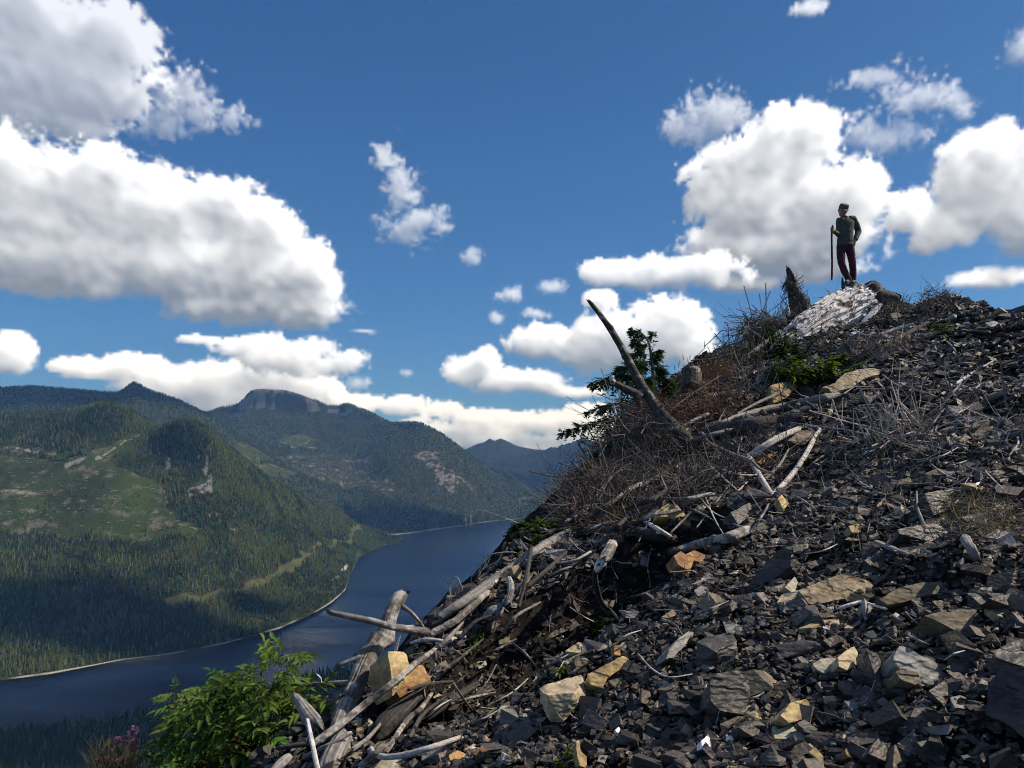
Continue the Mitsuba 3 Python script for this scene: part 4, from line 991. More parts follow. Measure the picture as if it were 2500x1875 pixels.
limb('stick', 'wood_white', [(1441,1292,.4),(1470,1280,.4),(1503,1269,.4)], [5,6,5], 'white stick on the lower brush pile', 'stick')
limb('stick', 'wood_grey', [(1340,1268,6.4),(1362,1270,6.35),(1390,1274,6.3)], [7,8,7], 'short grey stick pointing out over the lake', 'stick')
# the leaning trunk
t = wood('leaning_trunk', 'bare dead tree trunk leaning up to the left against the sky', 'dead trunk')
limb('trunk', 'bark_dark', [(1438,735,7.6),(1477,784,7.6),(1509,834,7.6),(1531,874,7.6),(1553,918,7.6),(1574,954,7.6),(1603,997,7.6),(1639,1037,7.6),(1684,1086,7.6)], [10,14,17,19,22,25,29,32,36], parent=t, sides=14, knots=7)
limb('branch', 'bark_dark', [(1566,968,7.55),(1524,948,7.5),(1500,935,7.45)], [22,18,15], parent=t, sides=10)
limb('branch_tip', 'wood_white', [(1502,936,7.455),(1492,927,7.43),(1496,918,7.42)], [14,12,8], 'pale snapped tip', parent=t)
limb('vine', 'wood_dark', [(1570,1005,8.0),(1537,1010,7.9),(1511,1025,7.9),(1504,1058,7.9),(1520,1088,7.9),(1556,1104,8.0)], [4,5,5,5,5,4], 'thin bent stem looping beside the leaning trunk', 'vine', ends=TT, sides=6)
limb('vine', 'wood_dark', [(1572,975,8.0),(1555,1012,7.95),(1557,1050,7.95),(1580,1075,8.0)], [4,4,4,4], 'thin curved stem hanging from the leaning trunk', 'vine', ends=TT, sides=6)
# middle of the slope
limb('log', 'wood_grey', [(1700,1052,.1),(1760,1034,.3),(1820,1014,.35),(1929,990,.35),(2000,975,.3),(2048,964,.1)], [8,20,28,30,26,16], 'long weathered split log across the upper slope', 'log', sides=14, rough=.22, flat=.6)
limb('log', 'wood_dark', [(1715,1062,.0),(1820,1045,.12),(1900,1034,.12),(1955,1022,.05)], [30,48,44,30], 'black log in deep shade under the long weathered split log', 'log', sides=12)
t = wood('branch', 'forked pale birch branch lying on the brush pile', 'branch')
limb('upper_limb', 'birch', [(1953,1045,.2),(1900,1070,.35),(1862,1093,.4),(1827,1117,.4)], [13,17,18,18], parent=t, sides=10)
limb('lower_limb', 'birch', [(1826,1113,.4),(1849,1153,.35),(1866,1180,.3),(1884,1207,.2)], [15,15,14,12], parent=t, sides=10)
limb('branch', 'wood_grey', [(1704,1053,.2),(1718,1062,.3),(1730,1080,.4),(1784,1106,.5),(1831,1124,.5),(1856,1145,.45),(1890,1157,.3)], [10,9,8,8,8,7,5], 'crooked grey branch passing over the forked birch branch', 'branch', ends=BT)
t = wood('branch', 'straight pale birch branch slanting down right of the forked one', 'branch')
limb('main_limb', 'birch', [(1994,1058,.25),(1965,1113,.3),(1929,1164,.3),(1884,1213,.2)], [11,12,13,13], parent=t, sides=10)
limb('hooked_tip', 'birch', [(1994,1060,.25),(2001,1048,.25),(1985,1040,.2),(1965,1038,.15)], [10,8,6,4], parent=t, ends=BT)
limb('stick', 'wood_grey', [(1926,1096,.2),(1903,1135,.3),(1866,1172,.25)], [4,7,8], 'grey stick between the two birch branches', 'stick')
limb('stick', 'birch', [(1733,1135,.4),(1784,1153,.45),(1820,1160,.45),(1858,1158,.4)], [4,4,4,4], 'white twig curving across the brush pile to the birch fork', 'stick', sides=6)
limb('stick', 'birch', [(1734,1138,.4),(1765,1166,.4),(1799,1196,.3)], [4,4,3], 'white twig slanting down across the brush pile', 'stick', sides=6)
limb('stick', 'birch', [(1690,1186,.3),(1730,1240,.3),(1765,1262,.2),(1790,1262,.15)], [3,3,3,3], 'long thin pale twig below the brush pile', 'stick', sides=6)
limb('log', 'wood_red', [(1826,1195,.1),(1848,1210,.15),(1878,1228,.1)], [18,28,20], 'crumbling red-brown rotten log at the foot of the birch fork', 'log', sides=12, rough=.35)
# around the stump on the crest
limb('branch', 'wood_grey', [(1906,808,13.6),(1856,845,13.2),(1806,889,12.6),(1780,921,12.2),(1757,959,11.6)], [8,10,12,15,14], 'crooked grey branch slanting down below the white log', 'branch')
limb('stick', 'wood_grey', [(1902,808,13.6),(1908,830,13.5),(1910,848,13.45)], [6,6,5], 'short grey stick hanging from the crooked grey branch', 'stick')
limb('pole', 'wood_dark', [(1686,881,12.0),(1766,871,12.4),(1840,844,12.9)], [4,5,5], 'thin dark pole sticking out level against the clouds', 'pole', ends=TT, sides=6)
limb('stick', 'wood_dark', [(1648,992,9.5),(1700,955,10.2),(1760,917,11.0)], [5,5,5], 'dark stick rising through the dry reddish weeds', 'stick', sides=6)
limb('stump', 'bark_dark', [(1688,950,11.1),(1688,925,11.15),(1688,903,11.2)], [54,50,48], 'dark sawn stump standing on the edge behind the dry reddish weeds', 'stump', ends=('flat', 'flat'), sides=14, rough=.12)
t = wood('white_log', 'huge bleached white log with torn bark on the crest, the person standing on it', 'log')
MANY = 16.9
wood_bsdf('wood_torn', (.64, .62, .59), (.80, .78, .75), (.22, .20, .18), 2.2, .26, (.085, .075, .066), .016, PS=5.0)
axis = path([(1915,846,15.5),(1965,808,15.9),(2020,778,16.3),(2072,747,16.72),(2108,738,16.95),(2142,734,17.1)])
rad = np.array([26,40,46,47,43,30]) * axis[:, 1] / FPX
SP = spline(np.column_stack([axis, rad]), 90)
tt = np.gradient(SP[:, :3], axis=0); tt /= np.linalg.norm(tt, axis=1, keepdims=True)
A_ = np.cross(tt, [0, 0, 1.0]); A_ /= np.linalg.norm(A_, axis=1, keepdims=True)
B_ = np.cross(A_, tt)
ang = np.linspace(0, 2 * np.pi, 80, endpoint=False)
ss = np.linspace(0, 1, 90)
C_, S__ = np.broadcast_arrays(np.cos(ang)[None], ss[:, None] * 0)[0], np.broadcast_arrays(np.sin(ang)[None], ss[:, None] * 0)[0]
Q = np.stack([C_, S__, np.broadcast_to(ss[:, None], C_.shape)], -1)
warp = vfbm(Q * [2, 2, 5], 3, 61) - .5
groove = 1 - np.abs(2 * vfbm(Q * [7, 7, 2.2] + warp[..., None] * 1.5, 3, 62) - 1) * 2
slabs = np.floor(vfbm(Q * [2.6, 2.6, 3.4] + 5, 3, 63) * 7) / 7 - .5         # where whole layers of wood have come away
nz = 1 + .14 * (groove - .5) + .55 * slabs + .16 * warp
taper = np.ones(90); taper[:10] = np.linspace(.45, 1, 10)
V = SP[:, None, :3] + (C_[..., None] * A_[:, None] + S__[..., None] * B_[:, None]) * (SP[:, 3] * taper)[:, None, None] * nz[..., None]
V[:7] -= tt[:7, None] * (np.random.default_rng(3).uniform(-.1, .45, (1, 80, 1)))    # splayed, splintered lower end
V[-4:] += tt[-4:, None] * (np.random.default_rng(4).uniform(-.25, .2, (1, 80, 1)))
i, j = np.meshgrid(np.arange(89), np.arange(80), indexing='ij')
F = np.stack([i * 80 + j, i * 80 + (j + 1) % 80, (i + 1) * 80 + (j + 1) % 80, (i + 1) * 80 + j], -1).reshape(-1, 4)
F = np.vstack([F[:, [0, 1, 2]], F[:, [0, 2, 3]], [(89 * 80 + k, 89 * 80 + (k + 1) % 80, 7200) for k in range(80)], [((k + 1) % 80, k, 7201) for k in range(80)]])
uv = np.stack(np.broadcast_arrays((ang / 6.2832)[None], ss[:, None] * 3.2), -1).reshape(-1, 2)
add('trunk', (np.vstack([V.reshape(-1, 3), SP[-1, :3], SP[0, :3]]), F[:, ::-1]), 'wood_torn', parent=t, uv=np.vstack([uv, [[.5, 3.2], [.5, 0]]]))
for k in range(40):                                    # shards and bark strips standing off the log
    m = int(rngW.uniform(4, 86)); a = rngW.uniform(-.35, 3.5)
    out = math.cos(a) * A_[m] + math.sin(a) * B_[m]
    o = SP[m, :3] + out * SP[m, 3] * rngW.uniform(.84, 1.02)
    L, w = rngW.uniform(.15, .55), rngW.uniform(.012, .055)
    d = tt[m] * rngW.choice([-1, -1, 1]) * rngW.uniform(.7, 1) + out * rngW.uniform(.02, .55) + rngW.normal(0, .18, 3)
    d /= np.linalg.norm(d)
    kind = rngW.choice(['wood_white', 'wood_dark', 'bark'], p=[.42, .30, .28])
    v, f, q = tube([o - d * L * .4, o + out * .02, o + d * L * .6 + out * .04], [w * .5, w, w * .15], 6, 8, rough=.5, ends=BT, flat=.4, seed=k)
    add('shard', (v, f), kind, parent=t, uv=q)
limb('root_end', 'wood_dark', [(2112,744,16.80),(2134,736,16.95),(2156,730,17.1)], [54,66,38], 'dark knotty upper end', parent=t, sides=18, rough=.6, knots=6)
limb('splinter', 'wood_dark', [(2060,712,16.6),(2058,695,16.6),(2056,676,16.6)], [11,9,3], 'dark upright splinter beside the boots', parent=t, ends=BT)
for k, (x, y, dx, dy, w) in enumerate([(2036,738,-8,-20,9),(2014,752,-12,-20,9),(2122,706,14,-14,6),(2130,710,20,-10,5),(2116,702,6,-10,5),(2148,722,12,8,6),(1988,772,-12,-20,8)]):
    limb('splinter', 'wood_white' if k in (0, 1, 6) else 'wood_dark', [(x, y, 16.5 + k * .05), (x + dx * .5, y + dy * .55, 16.5 + k * .05), (x + dx, y + dy, 16.5 + k * .05)], [w, w * .7, 2], parent=t, ends=BT, sides=6)
limb('bark_piece', 'wood_white', [(2102,800,14.8),(2124,772,15.0),(2150,742,15.3)], [14,26,14], 'white slab of wood leaning against the right end of the bleached log', 'wood slab', flat=.3, sides=9, rough=.2)
t = wood('root_snag', 'dark broken snag with hanging root hairs, standing left of the bleached log', 'snag')
limb('trunk', 'wood_dark', [(1962,800,16.3),(1950,752,16.3),(1941,715,16.3),(1933,688,16.3),(1924,656,16.3)], [58,44,30,21,10], parent=t, sides=16, rough=.5, knots=9)
limb('arm', 'wood_dark', [(1934,683,16.3),(1918,690,16.25),(1909,708,16.2)], [8,6,3], parent=t, ends=BT)
limb('splinter', 'wood_white', [(1917,784,15.9),(1913,765,15.9),(1908,747,15.9)], [10,8,3], 'pale splinter', parent=t, ends=BT)
limb('splinter', 'wood_white', [(1927,770,15.9),(1923,750,15.9),(1921,735,15.9)], [8,7,3], 'pale splinter', parent=t, ends=BT)
hv, hf, hu, b = [], [], [], 0
for k in range(260):
    s = rngW.random()
    x0, y0 = 1930 + 26 * s + rngW.normal(0, 5 + 12 * s), 680 + 105 * s
    dx, dy = rngW.normal(2, 12), rngW.uniform(8, 38) * (1 if rngW.random() < .75 else -.6)
    yy = 16.2 + rngW.uniform(-.25, .25)
    V, F, uv = tube([at(x0, y0, yy), at(x0 + dx, y0 + dy * .4, yy - .05), at(x0 + dx * 1.1, y0 + dy, yy - .03)], np.array([.012, .009, .004]), 3, 4, seed=k, ends=TT)
    hv.append(V); hf.append(F + b); hu.append(uv); b += len(V)
add('root_hair', (np.vstack(hv), np.vstack(hf)), 'wood_dark', 'fine dark root hairs and splinters', kind='stuff', parent=t, uv=np.vstack(hu))
# upper right and right-hand rubble
limb('stick', 'birch', [(2228,792,.15),(2190,804,.2),(2145,819,.15)], [9,12,10], 'white barkless stick just below the crest', 'stick', sides=9)
limb('log', 'wood_dark', [(2266,788,.1),(2215,815,.15),(2165,843,.15),(2104,881,.1)], [10,14,14,10], 'long dark stick slanting down from the crest', 'stick')
limb('stick', 'birch', [(2057,783,.3),(2095,812,.2),(2140,821,.2),(2180,825,.1)], [5,5,5,4], 'thin pale root curving below the bleached log', 'stick', sides=6, ends=BT)
limb('stick', 'birch', [(2424,882,.1),(2352,925,.15),(2299,963,.1)], [5,8,7], 'straight white stick lying on the fine gravel at upper right', 'stick')
limb('stick', 'wood_dark', [(2329,810,.1),(2370,808,.12),(2412,812,.08)], [5,6,5], 'dark stick lying level on the upper right gravel', 'stick')
limb('stick', 'birch', [(2266,1029,.1),(2213,1040,.15),(2190,1050,.15),(2167,1060,.1)], [4,5,5,4], 'pale crooked twig on the right-hand gravel', 'stick', sides=6, ends=BT)
limb('stick', 'wood_grey', [(2158,1055,.1),(2100,1075,.12),(2037,1098,.1)], [3,3,3], 'thin straight twig left of the pale crooked twig', 'stick', sides=6)
limb('stick', 'birch', [(2441,1037,.1),(2474,1054,.15),(2486,1080,.15),(2464,1112,.1)], [4,5,5,4], 'pale hooked twig near the right edge', 'stick', sides=6)
limb('root', 'wood_grey', [(2238,1198,.1),(2240,1237,.2),(2248,1262,.2),(2256,1283,.15)], [3,6,8,10], 'upright pale root standing before the wide layered boulder', 'root', ends=('taper', 'broken'))
limb('log', 'wood_grey', [(2138,1322,.1),(2175,1338,.15),(2220,1354,.1)], [16,20,14], 'short grey weathered log below the long black slab', 'log', flat=.6, rough=.2)
limb('log', 'wood_grey', [(2355,1312,.1),(2370,1338,.15),(2386,1364,.1)], [22,24,16], 'gnarled grey stub of wood at the right', 'log', rough=.35, sides=10)
limb('stick', 'wood_white', [(2050,1485,.1),(2078,1476,.15),(2106,1471,.15),(2165,1487,.1)], [9,9,8,6], 'white stick lying between the two large flat slabs', 'stick')
limb('stick', 'birch', [(1558,1596,.1),(1593,1634,.15),(1634,1653,.15),(1690,1646,.05)], [3,4,4,3], 'thin pale twig arching over dark stones in the lower middle', 'stick', sides=6)
limb('stick', 'birch', [(2104,890,.1),(2150,940,.15),(2200,985,.12),(2228,1010,.1)], [4,4,4,3], 'thin pale twig running down the upper right gravel', 'stick', sides=6)
# bare drooping shoots over the lake
for k, (pts, lab) in enumerate([([(1385,1306,6.2),(1340,1300,6.2),(1280,1283,6.2),(1217,1259,6.2),(1170,1245,6.2),(1134,1258,6.2)], 'bare bleached shoot with hanging twigs, highest of those over the lake'),
                                ([(1262,1349,5.5),(1225,1349,5.5),(1190,1359,5.5),(1167,1398,5.5)], 'bare drooping shoot over the lake, left of the small drooping conifer'),
                                ([(1150,1470,5.2),(1130,1440,5.2),(1114,1408,5.2),(1094,1430,5.2)], 'small bent bare shoot over the lake, lowest of those above the long grey log')]):
    t = thing('shoot', lab, 'shoot')
    limb('stem', 'birch', pts, [4, 3, 2.2, 1.6], parent=t, ends=TT, sides=5, seg=16)
    p = spline(path(pts), 22)
    for j in range(7, 22, 1):
        q = p[j]
        L = rngW.uniform(.05, .14)
        V, F, uv = tube([q, q + [rngW.normal(-.02, .03), 0, -.3 * L], q + [rngW.normal(-.03, .04), rngW.normal(0, .02), -L]], [.0035, .003, .0015], 3, 4, seed=j, ends=TT)
        add('twig', (V, F), 'birch', parent=t, uv=uv)


# ---- brush: dead twigs heaped along the edge
scene['twigs'] = {'type': 'twosided', 'b': {'type': 'diffuse', 'reflectance': VC}}


def twig_heap(name, blobs, label, tone, thick, length, seed, cat='brush', curl=.5, up=.25):
    """blobs: (photo x, photo y, half width, half height, how many, metres in front of the slope or ahead)."""
    rng = np.random.default_rng(seed)
    VS, FS, CS, b = [], [], [], 0
    for (cx, cy, rx, ry, n, lift) in blobs:
        for k in range(n):
            a, r = rng.uniform(0, 6.283), math.sqrt(rng.random())
            x, y = cx + rx * r * math.cos(a), cy + ry * r * math.sin(a)
            if lift < 2:
                g = ground(x, y, 8.0 if cy < 1120 else 6.3)
                o = at(x, y, g[1] - abs(rng.normal(0, .42)) * lift)
            else:
                o = at(x, y, lift + rng.normal(0, .3))
            L = rng.uniform(*length) * min(1, o[1] / 7)
            d = rng.normal(0, 1, 3) * [1, .7, .75] + [0, 0, up]
            d /= np.linalg.norm(d)
            c = rng.normal(0, curl, 3)
            s = np.linspace(-.5, .5, 5)[:, None]
            pts = o + d * s * L + c * (s ** 2) * L + rng.normal(0, .03, (5, 3)) * L
            rad = thick * min(1, o[1] / 6) * rng.uniform(.6, 1.5) * np.array([1, .95, .85, .7, .4])
            t_ = np.gradient(pts, axis=0)
            u = np.cross(t_, [.3, .2, .93]); u /= np.linalg.norm(u, axis=1, keepdims=True) + 1e-9
            w = np.cross(t_, u); w /= np.linalg.norm(w, axis=1, keepdims=True) + 1e-9
            ring = np.array([(1, 0), (-.5, .87), (-.5, -.87)])
            V = (pts[:, None] + rad[:, None, None] * (ring[None, :, :1] * u[:, None] + ring[None, :, 1:] * w[:, None])).reshape(-1, 3)
            VS.append(V); CS.append(np.tile(np.asarray(tone) * rng.lognormal(0, .35) * (1 + rng.normal(0, .08, 3)), (15, 1)))
    n = len(VS)
    i, j = np.meshgrid(np.arange(4), np.arange(3), indexing='ij')
    f = np.stack([i * 3 + j, i * 3 + (j + 1) % 3, (i + 1) * 3 + (j + 1) % 3, (i + 1) * 3 + j], -1).reshape(-1, 4)
    F = (f[None] + (np.arange(n) * 15)[:, None, None]).reshape(-1, 4)
    return add(name, (np.vstack(VS), F), 'twigs', label, cat, kind='stuff', color=np.clip(np.vstack(CS), 0, .8))


twig_heap('brush', [(1480,1190,110,60,330,.4),(1560,1110,100,70,330,.4),(1650,1130,110,70,320,.4),(1740,1150,110,60,320,.35),(1600,1210,130,45,250,.3),(1420,1255,60,40,220,.4),(1510,1265,90,30,200,.35),(1590,1060,60,70,200,7.9),(1850,1120,90,60,150,.15),(1540,1010,60,40,60,8.1),(1460,1172,28,34,120,7.0),(1512,1085,32,42,130,8.0),(1418,1242,28,20,80,6.5),(1560,1020,40,40,100,8.6)],
          'grey-brown heap of dead twigs piled along the edge below the leaning trunk', (.125, .112, .100), .0038, (.15, .6), 5, curl=1.0, up=-.05)
twig_heap('brush', [(1700,985,70,50,420,.5),(1640,1010,55,45,260,.5),(1600,985,45,30,120,8.6),(1770,960,60,50,220,.5),(1450,1275,80,22,200,.4)], 'rusty brown dead fir twigs heaped behind the leaning trunk', (.15, .098, .072), .0038, (.12, .4), 6, curl=1.0, up=.05)
twig_heap('brush', [(1880,800,80,26,260,.4),(1800,880,60,50,300,.5),(1980,840,60,40,90,.2),(1840,970,80,25,110,.2),(2170,845,80,22,200,.14),(2120,870,60,18,100,.14)], 'grey dead twigs scattered below the bleached log', (.17, .152, .135), .0045, (.15, .55), 7, curl=.9, up=.1)
twig_heap('brush', [(2380,1255,100,45,420,.16),(2430,1290,60,30,160,.16)], 'mat of dry straw-coloured grass and twigs at the right', (.24, .20, .13), .0026, (.12, .35), 8)
twig_heap('litter', [(2200,1000,260,130,240,.06),(2100,1250,300,120,190,.06),(1500,1450,300,110,50,.06),(1250,1700,250,140,30,.05),(1900,1650,450,160,22,.04),(2150,760,150,30,60,.1),(1100,1650,120,110,40,.06),(2150,1100,200,60,150,.1)],
          'scattered thin pale twigs lying over the stones', (.30, .275, .245), .0032, (.12, .55), 9, 'twigs', up=.05)
twig_heap('brush', [(2185,748,40,18,90,12.5),(2290,735,45,30,120,11.6),(2330,760,30,15,40,11.4),(1920,765,30,20,22,15.8),(1975,768,40,16,34,16.0)], 'thin bare stems standing up along the crest', (.15, .13, .11), .0045, (.15, .5), 10, up=.8)
twig_heap('roots', [(2200,1055,60,26,60,.12),(2250,1040,40,16,30,.12),(2465,1075,40,50,40,.12),(2130,1080,50,20,30,.1),(2060,800,60,20,40,.2)], 'pale curling dead roots tangled over the upper right rubble', (.34, .31, .28), .0055, (.2, .6), 12, 'roots', curl=1.6, up=.1)
BRANCHES = [(1420,1268,1530,1200,13),(1470,1250,1600,1165,11),(1530,1240,1660,1180,14),(1450,1215,1540,1130,9),(1560,1190,1690,1120,10),(1600,1215,1740,1205,9),(1400,1240,1470,1175,11),(1660,1085,1780,1050,12),(1500,1130,1580,1060,8),(1640,1060,1730,1010,10),(1700,1190,1800,1150,9),(1380,1275,1450,1230,13),(1700,940,1780,900,8),(1560,1270,1660,1245,10),(1470,1300,1540,1250,10),(1800,1010,1900,960,8)]
for k, (x0, y0, x1, y1, d) in enumerate(BRANCHES):
    limb('branch', ['bark_dark', 'bark', 'wood_dark', 'wood_grey'][k % 4], [(x0, y0, .42), ((x0 + x1) / 2 + rngW.normal(0, 5), (y0 + y1) / 2 + rngW.normal(0, 6), .48), (x1, y1, .30)], [d * .6, d, d * .9], 'dead branch lying in the brush heap on the edge, one of several', 'branch', 'branches in the brush heap', sides=8, knots=3)
PILE = [(700,1780,800,1700,10),(860,1830,935,1760,12),(930,1850,1010,1740,9),(1000,1800,1090,1700,11),(1080,1640,1180,1560,9),(1050,1600,1130,1520,12),(880,1870,960,1810,14),(1120,1560,1210,1500,10),(1200,1490,1300,1400,13),(1230,1540,1320,1470,9),(1100,1720,1210,1690,8),(1290,1430,1400,1330,12),(1180,1600,1260,1560,7),(740,1850,860,1790,11)]
for k, (x0, y0, x1, y1, d) in enumerate(PILE):
    limb('branch', ['bark_dark', 'wood_grey', 'bark', 'wood_dark'][k % 4], [(x0, y0, .12), ((x0 + x1) / 2 + rngW.normal(0, 6), (y0 + y1) / 2 + rngW.normal(0, 6), .20), (x1, y1, .14)], [d, d * .9, d * .5], 'dead branch lying in the wood pile along the lower left edge, one of several', 'branch', 'branches in the lower left wood pile', sides=9, knots=3, rough=.16)
# single sticks strewn about
SMALL = [(2215,885,40,-8),(2180,930,34,22),(2260,960,30,10),(2330,1005,44,-16),(2050,1015,18,40),(2110,1180,30,20),(2290,1110,50,-18),(2400,1150,44,14),(1960,1225,34,22),(2005,1340,40,-12),(1740,1480,40,-14),(1640,1530,26,20),(1530,1560,36,-22),(1350,1620,44,-26),(1280,1600,30,30),(1240,1690,50,-34),(1180,1750,40,-18),(1130,1700,24,34),(1420,1500,30,18),(1830,1700,36,-10),(2240,1560,30,14),(2330,1600,26,-12),(1700,1420,34,-12),(1580,1440,40,-16),(2150,870,50,-24),(2260,835,44,8),(1990,1130,30,-24),(1800,1280,40,12),(1720,1260,36,20),(1500,1290,44,-24),(1450,1230,50,-36),(1560,1160,60,-20),(1630,1180,50,24),(1690,1100,60,-26),(1610,1080,44,30),(1480,1150,56,-34),(1380,1310,44,-30),(1330,1340,40,-26),(1110,1600,30,16),(1070,1730,34,-24)]
SMALL += [(int(rngW.uniform(1950, 2440)), int(rngW.uniform(840, 1210)), int(rngW.uniform(12, 34)), int(rngW.normal(0, 9))) for _ in range(48)] + [(int(rngW.uniform(1500, 1900)), int(rngW.uniform(1020, 1260)), int(rngW.uniform(20, 60)), int(rngW.normal(-8, 28))) for _ in range(34)]
for k, (x, y, dx, dy) in enumerate(SMALL):
    limb('twig', ['birch', 'wood_grey', 'bark'][k % 3], [(x - dx, y - dy, .14), (x + rngW.normal(0, 5), y + rngW.normal(0, 5), .22), (x + dx, y + dy, .1)], [2.5 + k % 3, 4 + k % 3, 2], 'thin bare dead stick lying loose on the stones or brush, one of many', 'stick', 'loose thin sticks', ends=BT, sides=6)

# ---------------------------------------------------------------- plants
scene['leaf'] = {'type': 'principledthin', 'base_color': VC, 'roughness': .45, 'diff_trans': .7, 'spec_trans': 0.0, 'eta': 1.4}
scene['stem'] = {'type': 'twosided', 'b': {'type': 'diffuse', 'reflectance': VC}}
rngP = np.random.default_rng(909)


def blade(o, d, up, L, w, fold=.25, droop=.3, n=4):
    """A pointed leaf from o along d: a folded strip, (vertices, faces)."""
    d = d / np.linalg.norm(d)
    s = np.cross(d, up); s /= np.linalg.norm(s) + 1e-9
    u = np.cross(s, d)
    V = []
    for k in range(n + 1):
        t = k / n
        c = o + d * L * t - np.array([0, 0, 1]) * droop * L * t * t
        h = w * math.sin(math.pi * min(1, .12 + .88 * t) ** .8) * .5 if k < n else 0
        V += [c + s * h + u * fold * h, c, c - s * h + u * fold * h]
    F = []
    for k in range(n):
        b = 3 * k
        F += [(b, b + 3, b + 4), (b, b + 4, b + 1), (b + 1, b + 4, b + 5), (b + 1, b + 5, b + 2)]
    return np.array(V), np.array(F)


class Pile:
    def __init__(self):
        self.v, self.f, self.c, self.n = [], [], [], 0

    def put(self, vf, colour):
        v, f = vf[0], vf[1]
        if f.shape[1] == 4:
            f = np.vstack([f[:, [0, 1, 2]], f[:, [0, 2, 3]]])
        self.v.append(v); self.f.append(f + self.n); self.n += len(v)
        self.c.append(np.broadcast_to(np.asarray(colour, float), (len(v), 3)))

    def add(self, name, bsdf, *a, **kw):
        if self.n:
            return add(name, (np.vstack(self.v), np.vstack(self.f)), bsdf, *a, color=np.clip(np.vstack(self.c), 0, .9), **kw)


def rod(a, b, r0, r1, bend=0.0, sides=5, n=6):
    m = (np.asarray(a) + b) / 2 + rngP.normal(0, 1, 3) * bend
    return tube([a, m, b], [r0, (r0 + r1) / 2, r1], sides, n, rough=.05, ends=TT, seed=int(rngP.integers(1000)))


def compound_leaf(o, d, size, colour):
    """A pinnate leaf: a midrib with five or seven pointed leaflets."""
    P = Pile()
    d = d / np.linalg.norm(d)
    up = np.array([0, -.25, 1.0])
    s = np.cross(d, up); s /= np.linalg.norm(s)
    tip = o + d * size - np.array([0, 0, .18]) * size
    P.put(rod(o, tip, .0022, .0012, 0, 3, 3), np.array(colour) * .8)
    for t, L in ((.40, .52), (.68, .60)):
        c = o + (tip - o) * t
        for sg in (-1, 1):
            P.put(blade(c, d * .55 + s * sg * .85 + rngP.normal(0, .12, 3), up, L * size, L * size * .36, .35, .35), np.array(colour) * rngP.uniform(.8, 1.2))
    P.put(blade(tip, d + rngP.normal(0, .1, 3), up, .66 * size, .25 * size, .35, .4), np.array(colour) * rngP.uniform(.9, 1.2))
    return P


# the green elder bush below the edge, lower left
t = thing('elder_bush', 'dense bright green leafy bush with a few red berries at the lower left edge', 'bush')
BUSH = [(690, 1612, 32, 26, 18), (640, 1672, 70, 40, 36), (575, 1655, 32, 28, 10), (560, 1700, 70, 46, 40), (660, 1735, 100, 60, 62), (745, 1712, 40, 30, 12), (440, 1700, 30, 34, 10), (470, 1740, 46, 30, 14), (520, 1775, 100, 60, 52), (620, 1815, 130, 60, 60), (480, 1840, 80, 50, 34), (420, 1860, 50, 40, 20), (560, 1870, 120, 40, 34), (700, 1800, 60, 60, 22)]
stems, rest, berries = Pile(), Pile(), Pile()
root = at(600, 1990, 4.3)
made = 0
for (cx, cy, rx, ry, n) in BUSH:
    hub = at(cx, cy + ry * .6, 4.5)
    stems.put(rod(root + rngP.normal(0, .12, 3), hub, .012, .005, .06, 5, 8), (.055, .06, .03))
    for k in range(int(n * 1.25)):
        a, r = rngP.uniform(0, 6.283), math.sqrt(rngP.random())
        o = at(cx + rx * r * math.cos(a), cy + ry * r * math.sin(a), 4.5 + rngP.uniform(-.5, .5))
        d = np.array([rngP.normal(math.cos(a) * .8, .5), rngP.normal(-.35, .5), rngP.normal(.12, .3)])
        size = rngP.uniform(.075, .135) * (.75 if cx < 500 else 1)
        g = rngP.random()
        c = np.array([.072, .130, .030]) * rngP.lognormal(0, .35) * (1 + rngP.normal(0, .12, 3)) if g < .7 else np.array([.14, .22, .048])
        L = compound_leaf(o, d, size, c)
        stems.put(rod(hub + (o - hub) * .25, o, .003, .002, .01, 3, 4), (.06, .075, .03))
        if made < 285 and rngP.random() < .56:
            L.add('leaf', 'leaf', parent=t)
            made += 1
        else:
            for q in zip(L.v, L.f, L.c):
                rest.v.append(q[0]); rest.f.append(q[1] + rest.n - (q[1].min() if False else 0)); rest.c.append(q[2])
            rest.n += L.n
for (x, y) in ((545, 1793), (668, 1757), (605, 1768), (505, 1868), (625, 1845), (578, 1812)):
    for k in range(7):
        m = trimesh.creation.icosphere(1, .0065)
        berries.put((m.vertices + at(x, y, 4.15) + rngP.normal(0, .012, 3), m.faces), (.30, .030, .018))
stems.add('stems', 'stem', parent=t)
rest.add('foliage', 'leaf', kind='stuff', parent=t)
berries.add('berries', 'stem', 'small red berry clusters', parent=t)


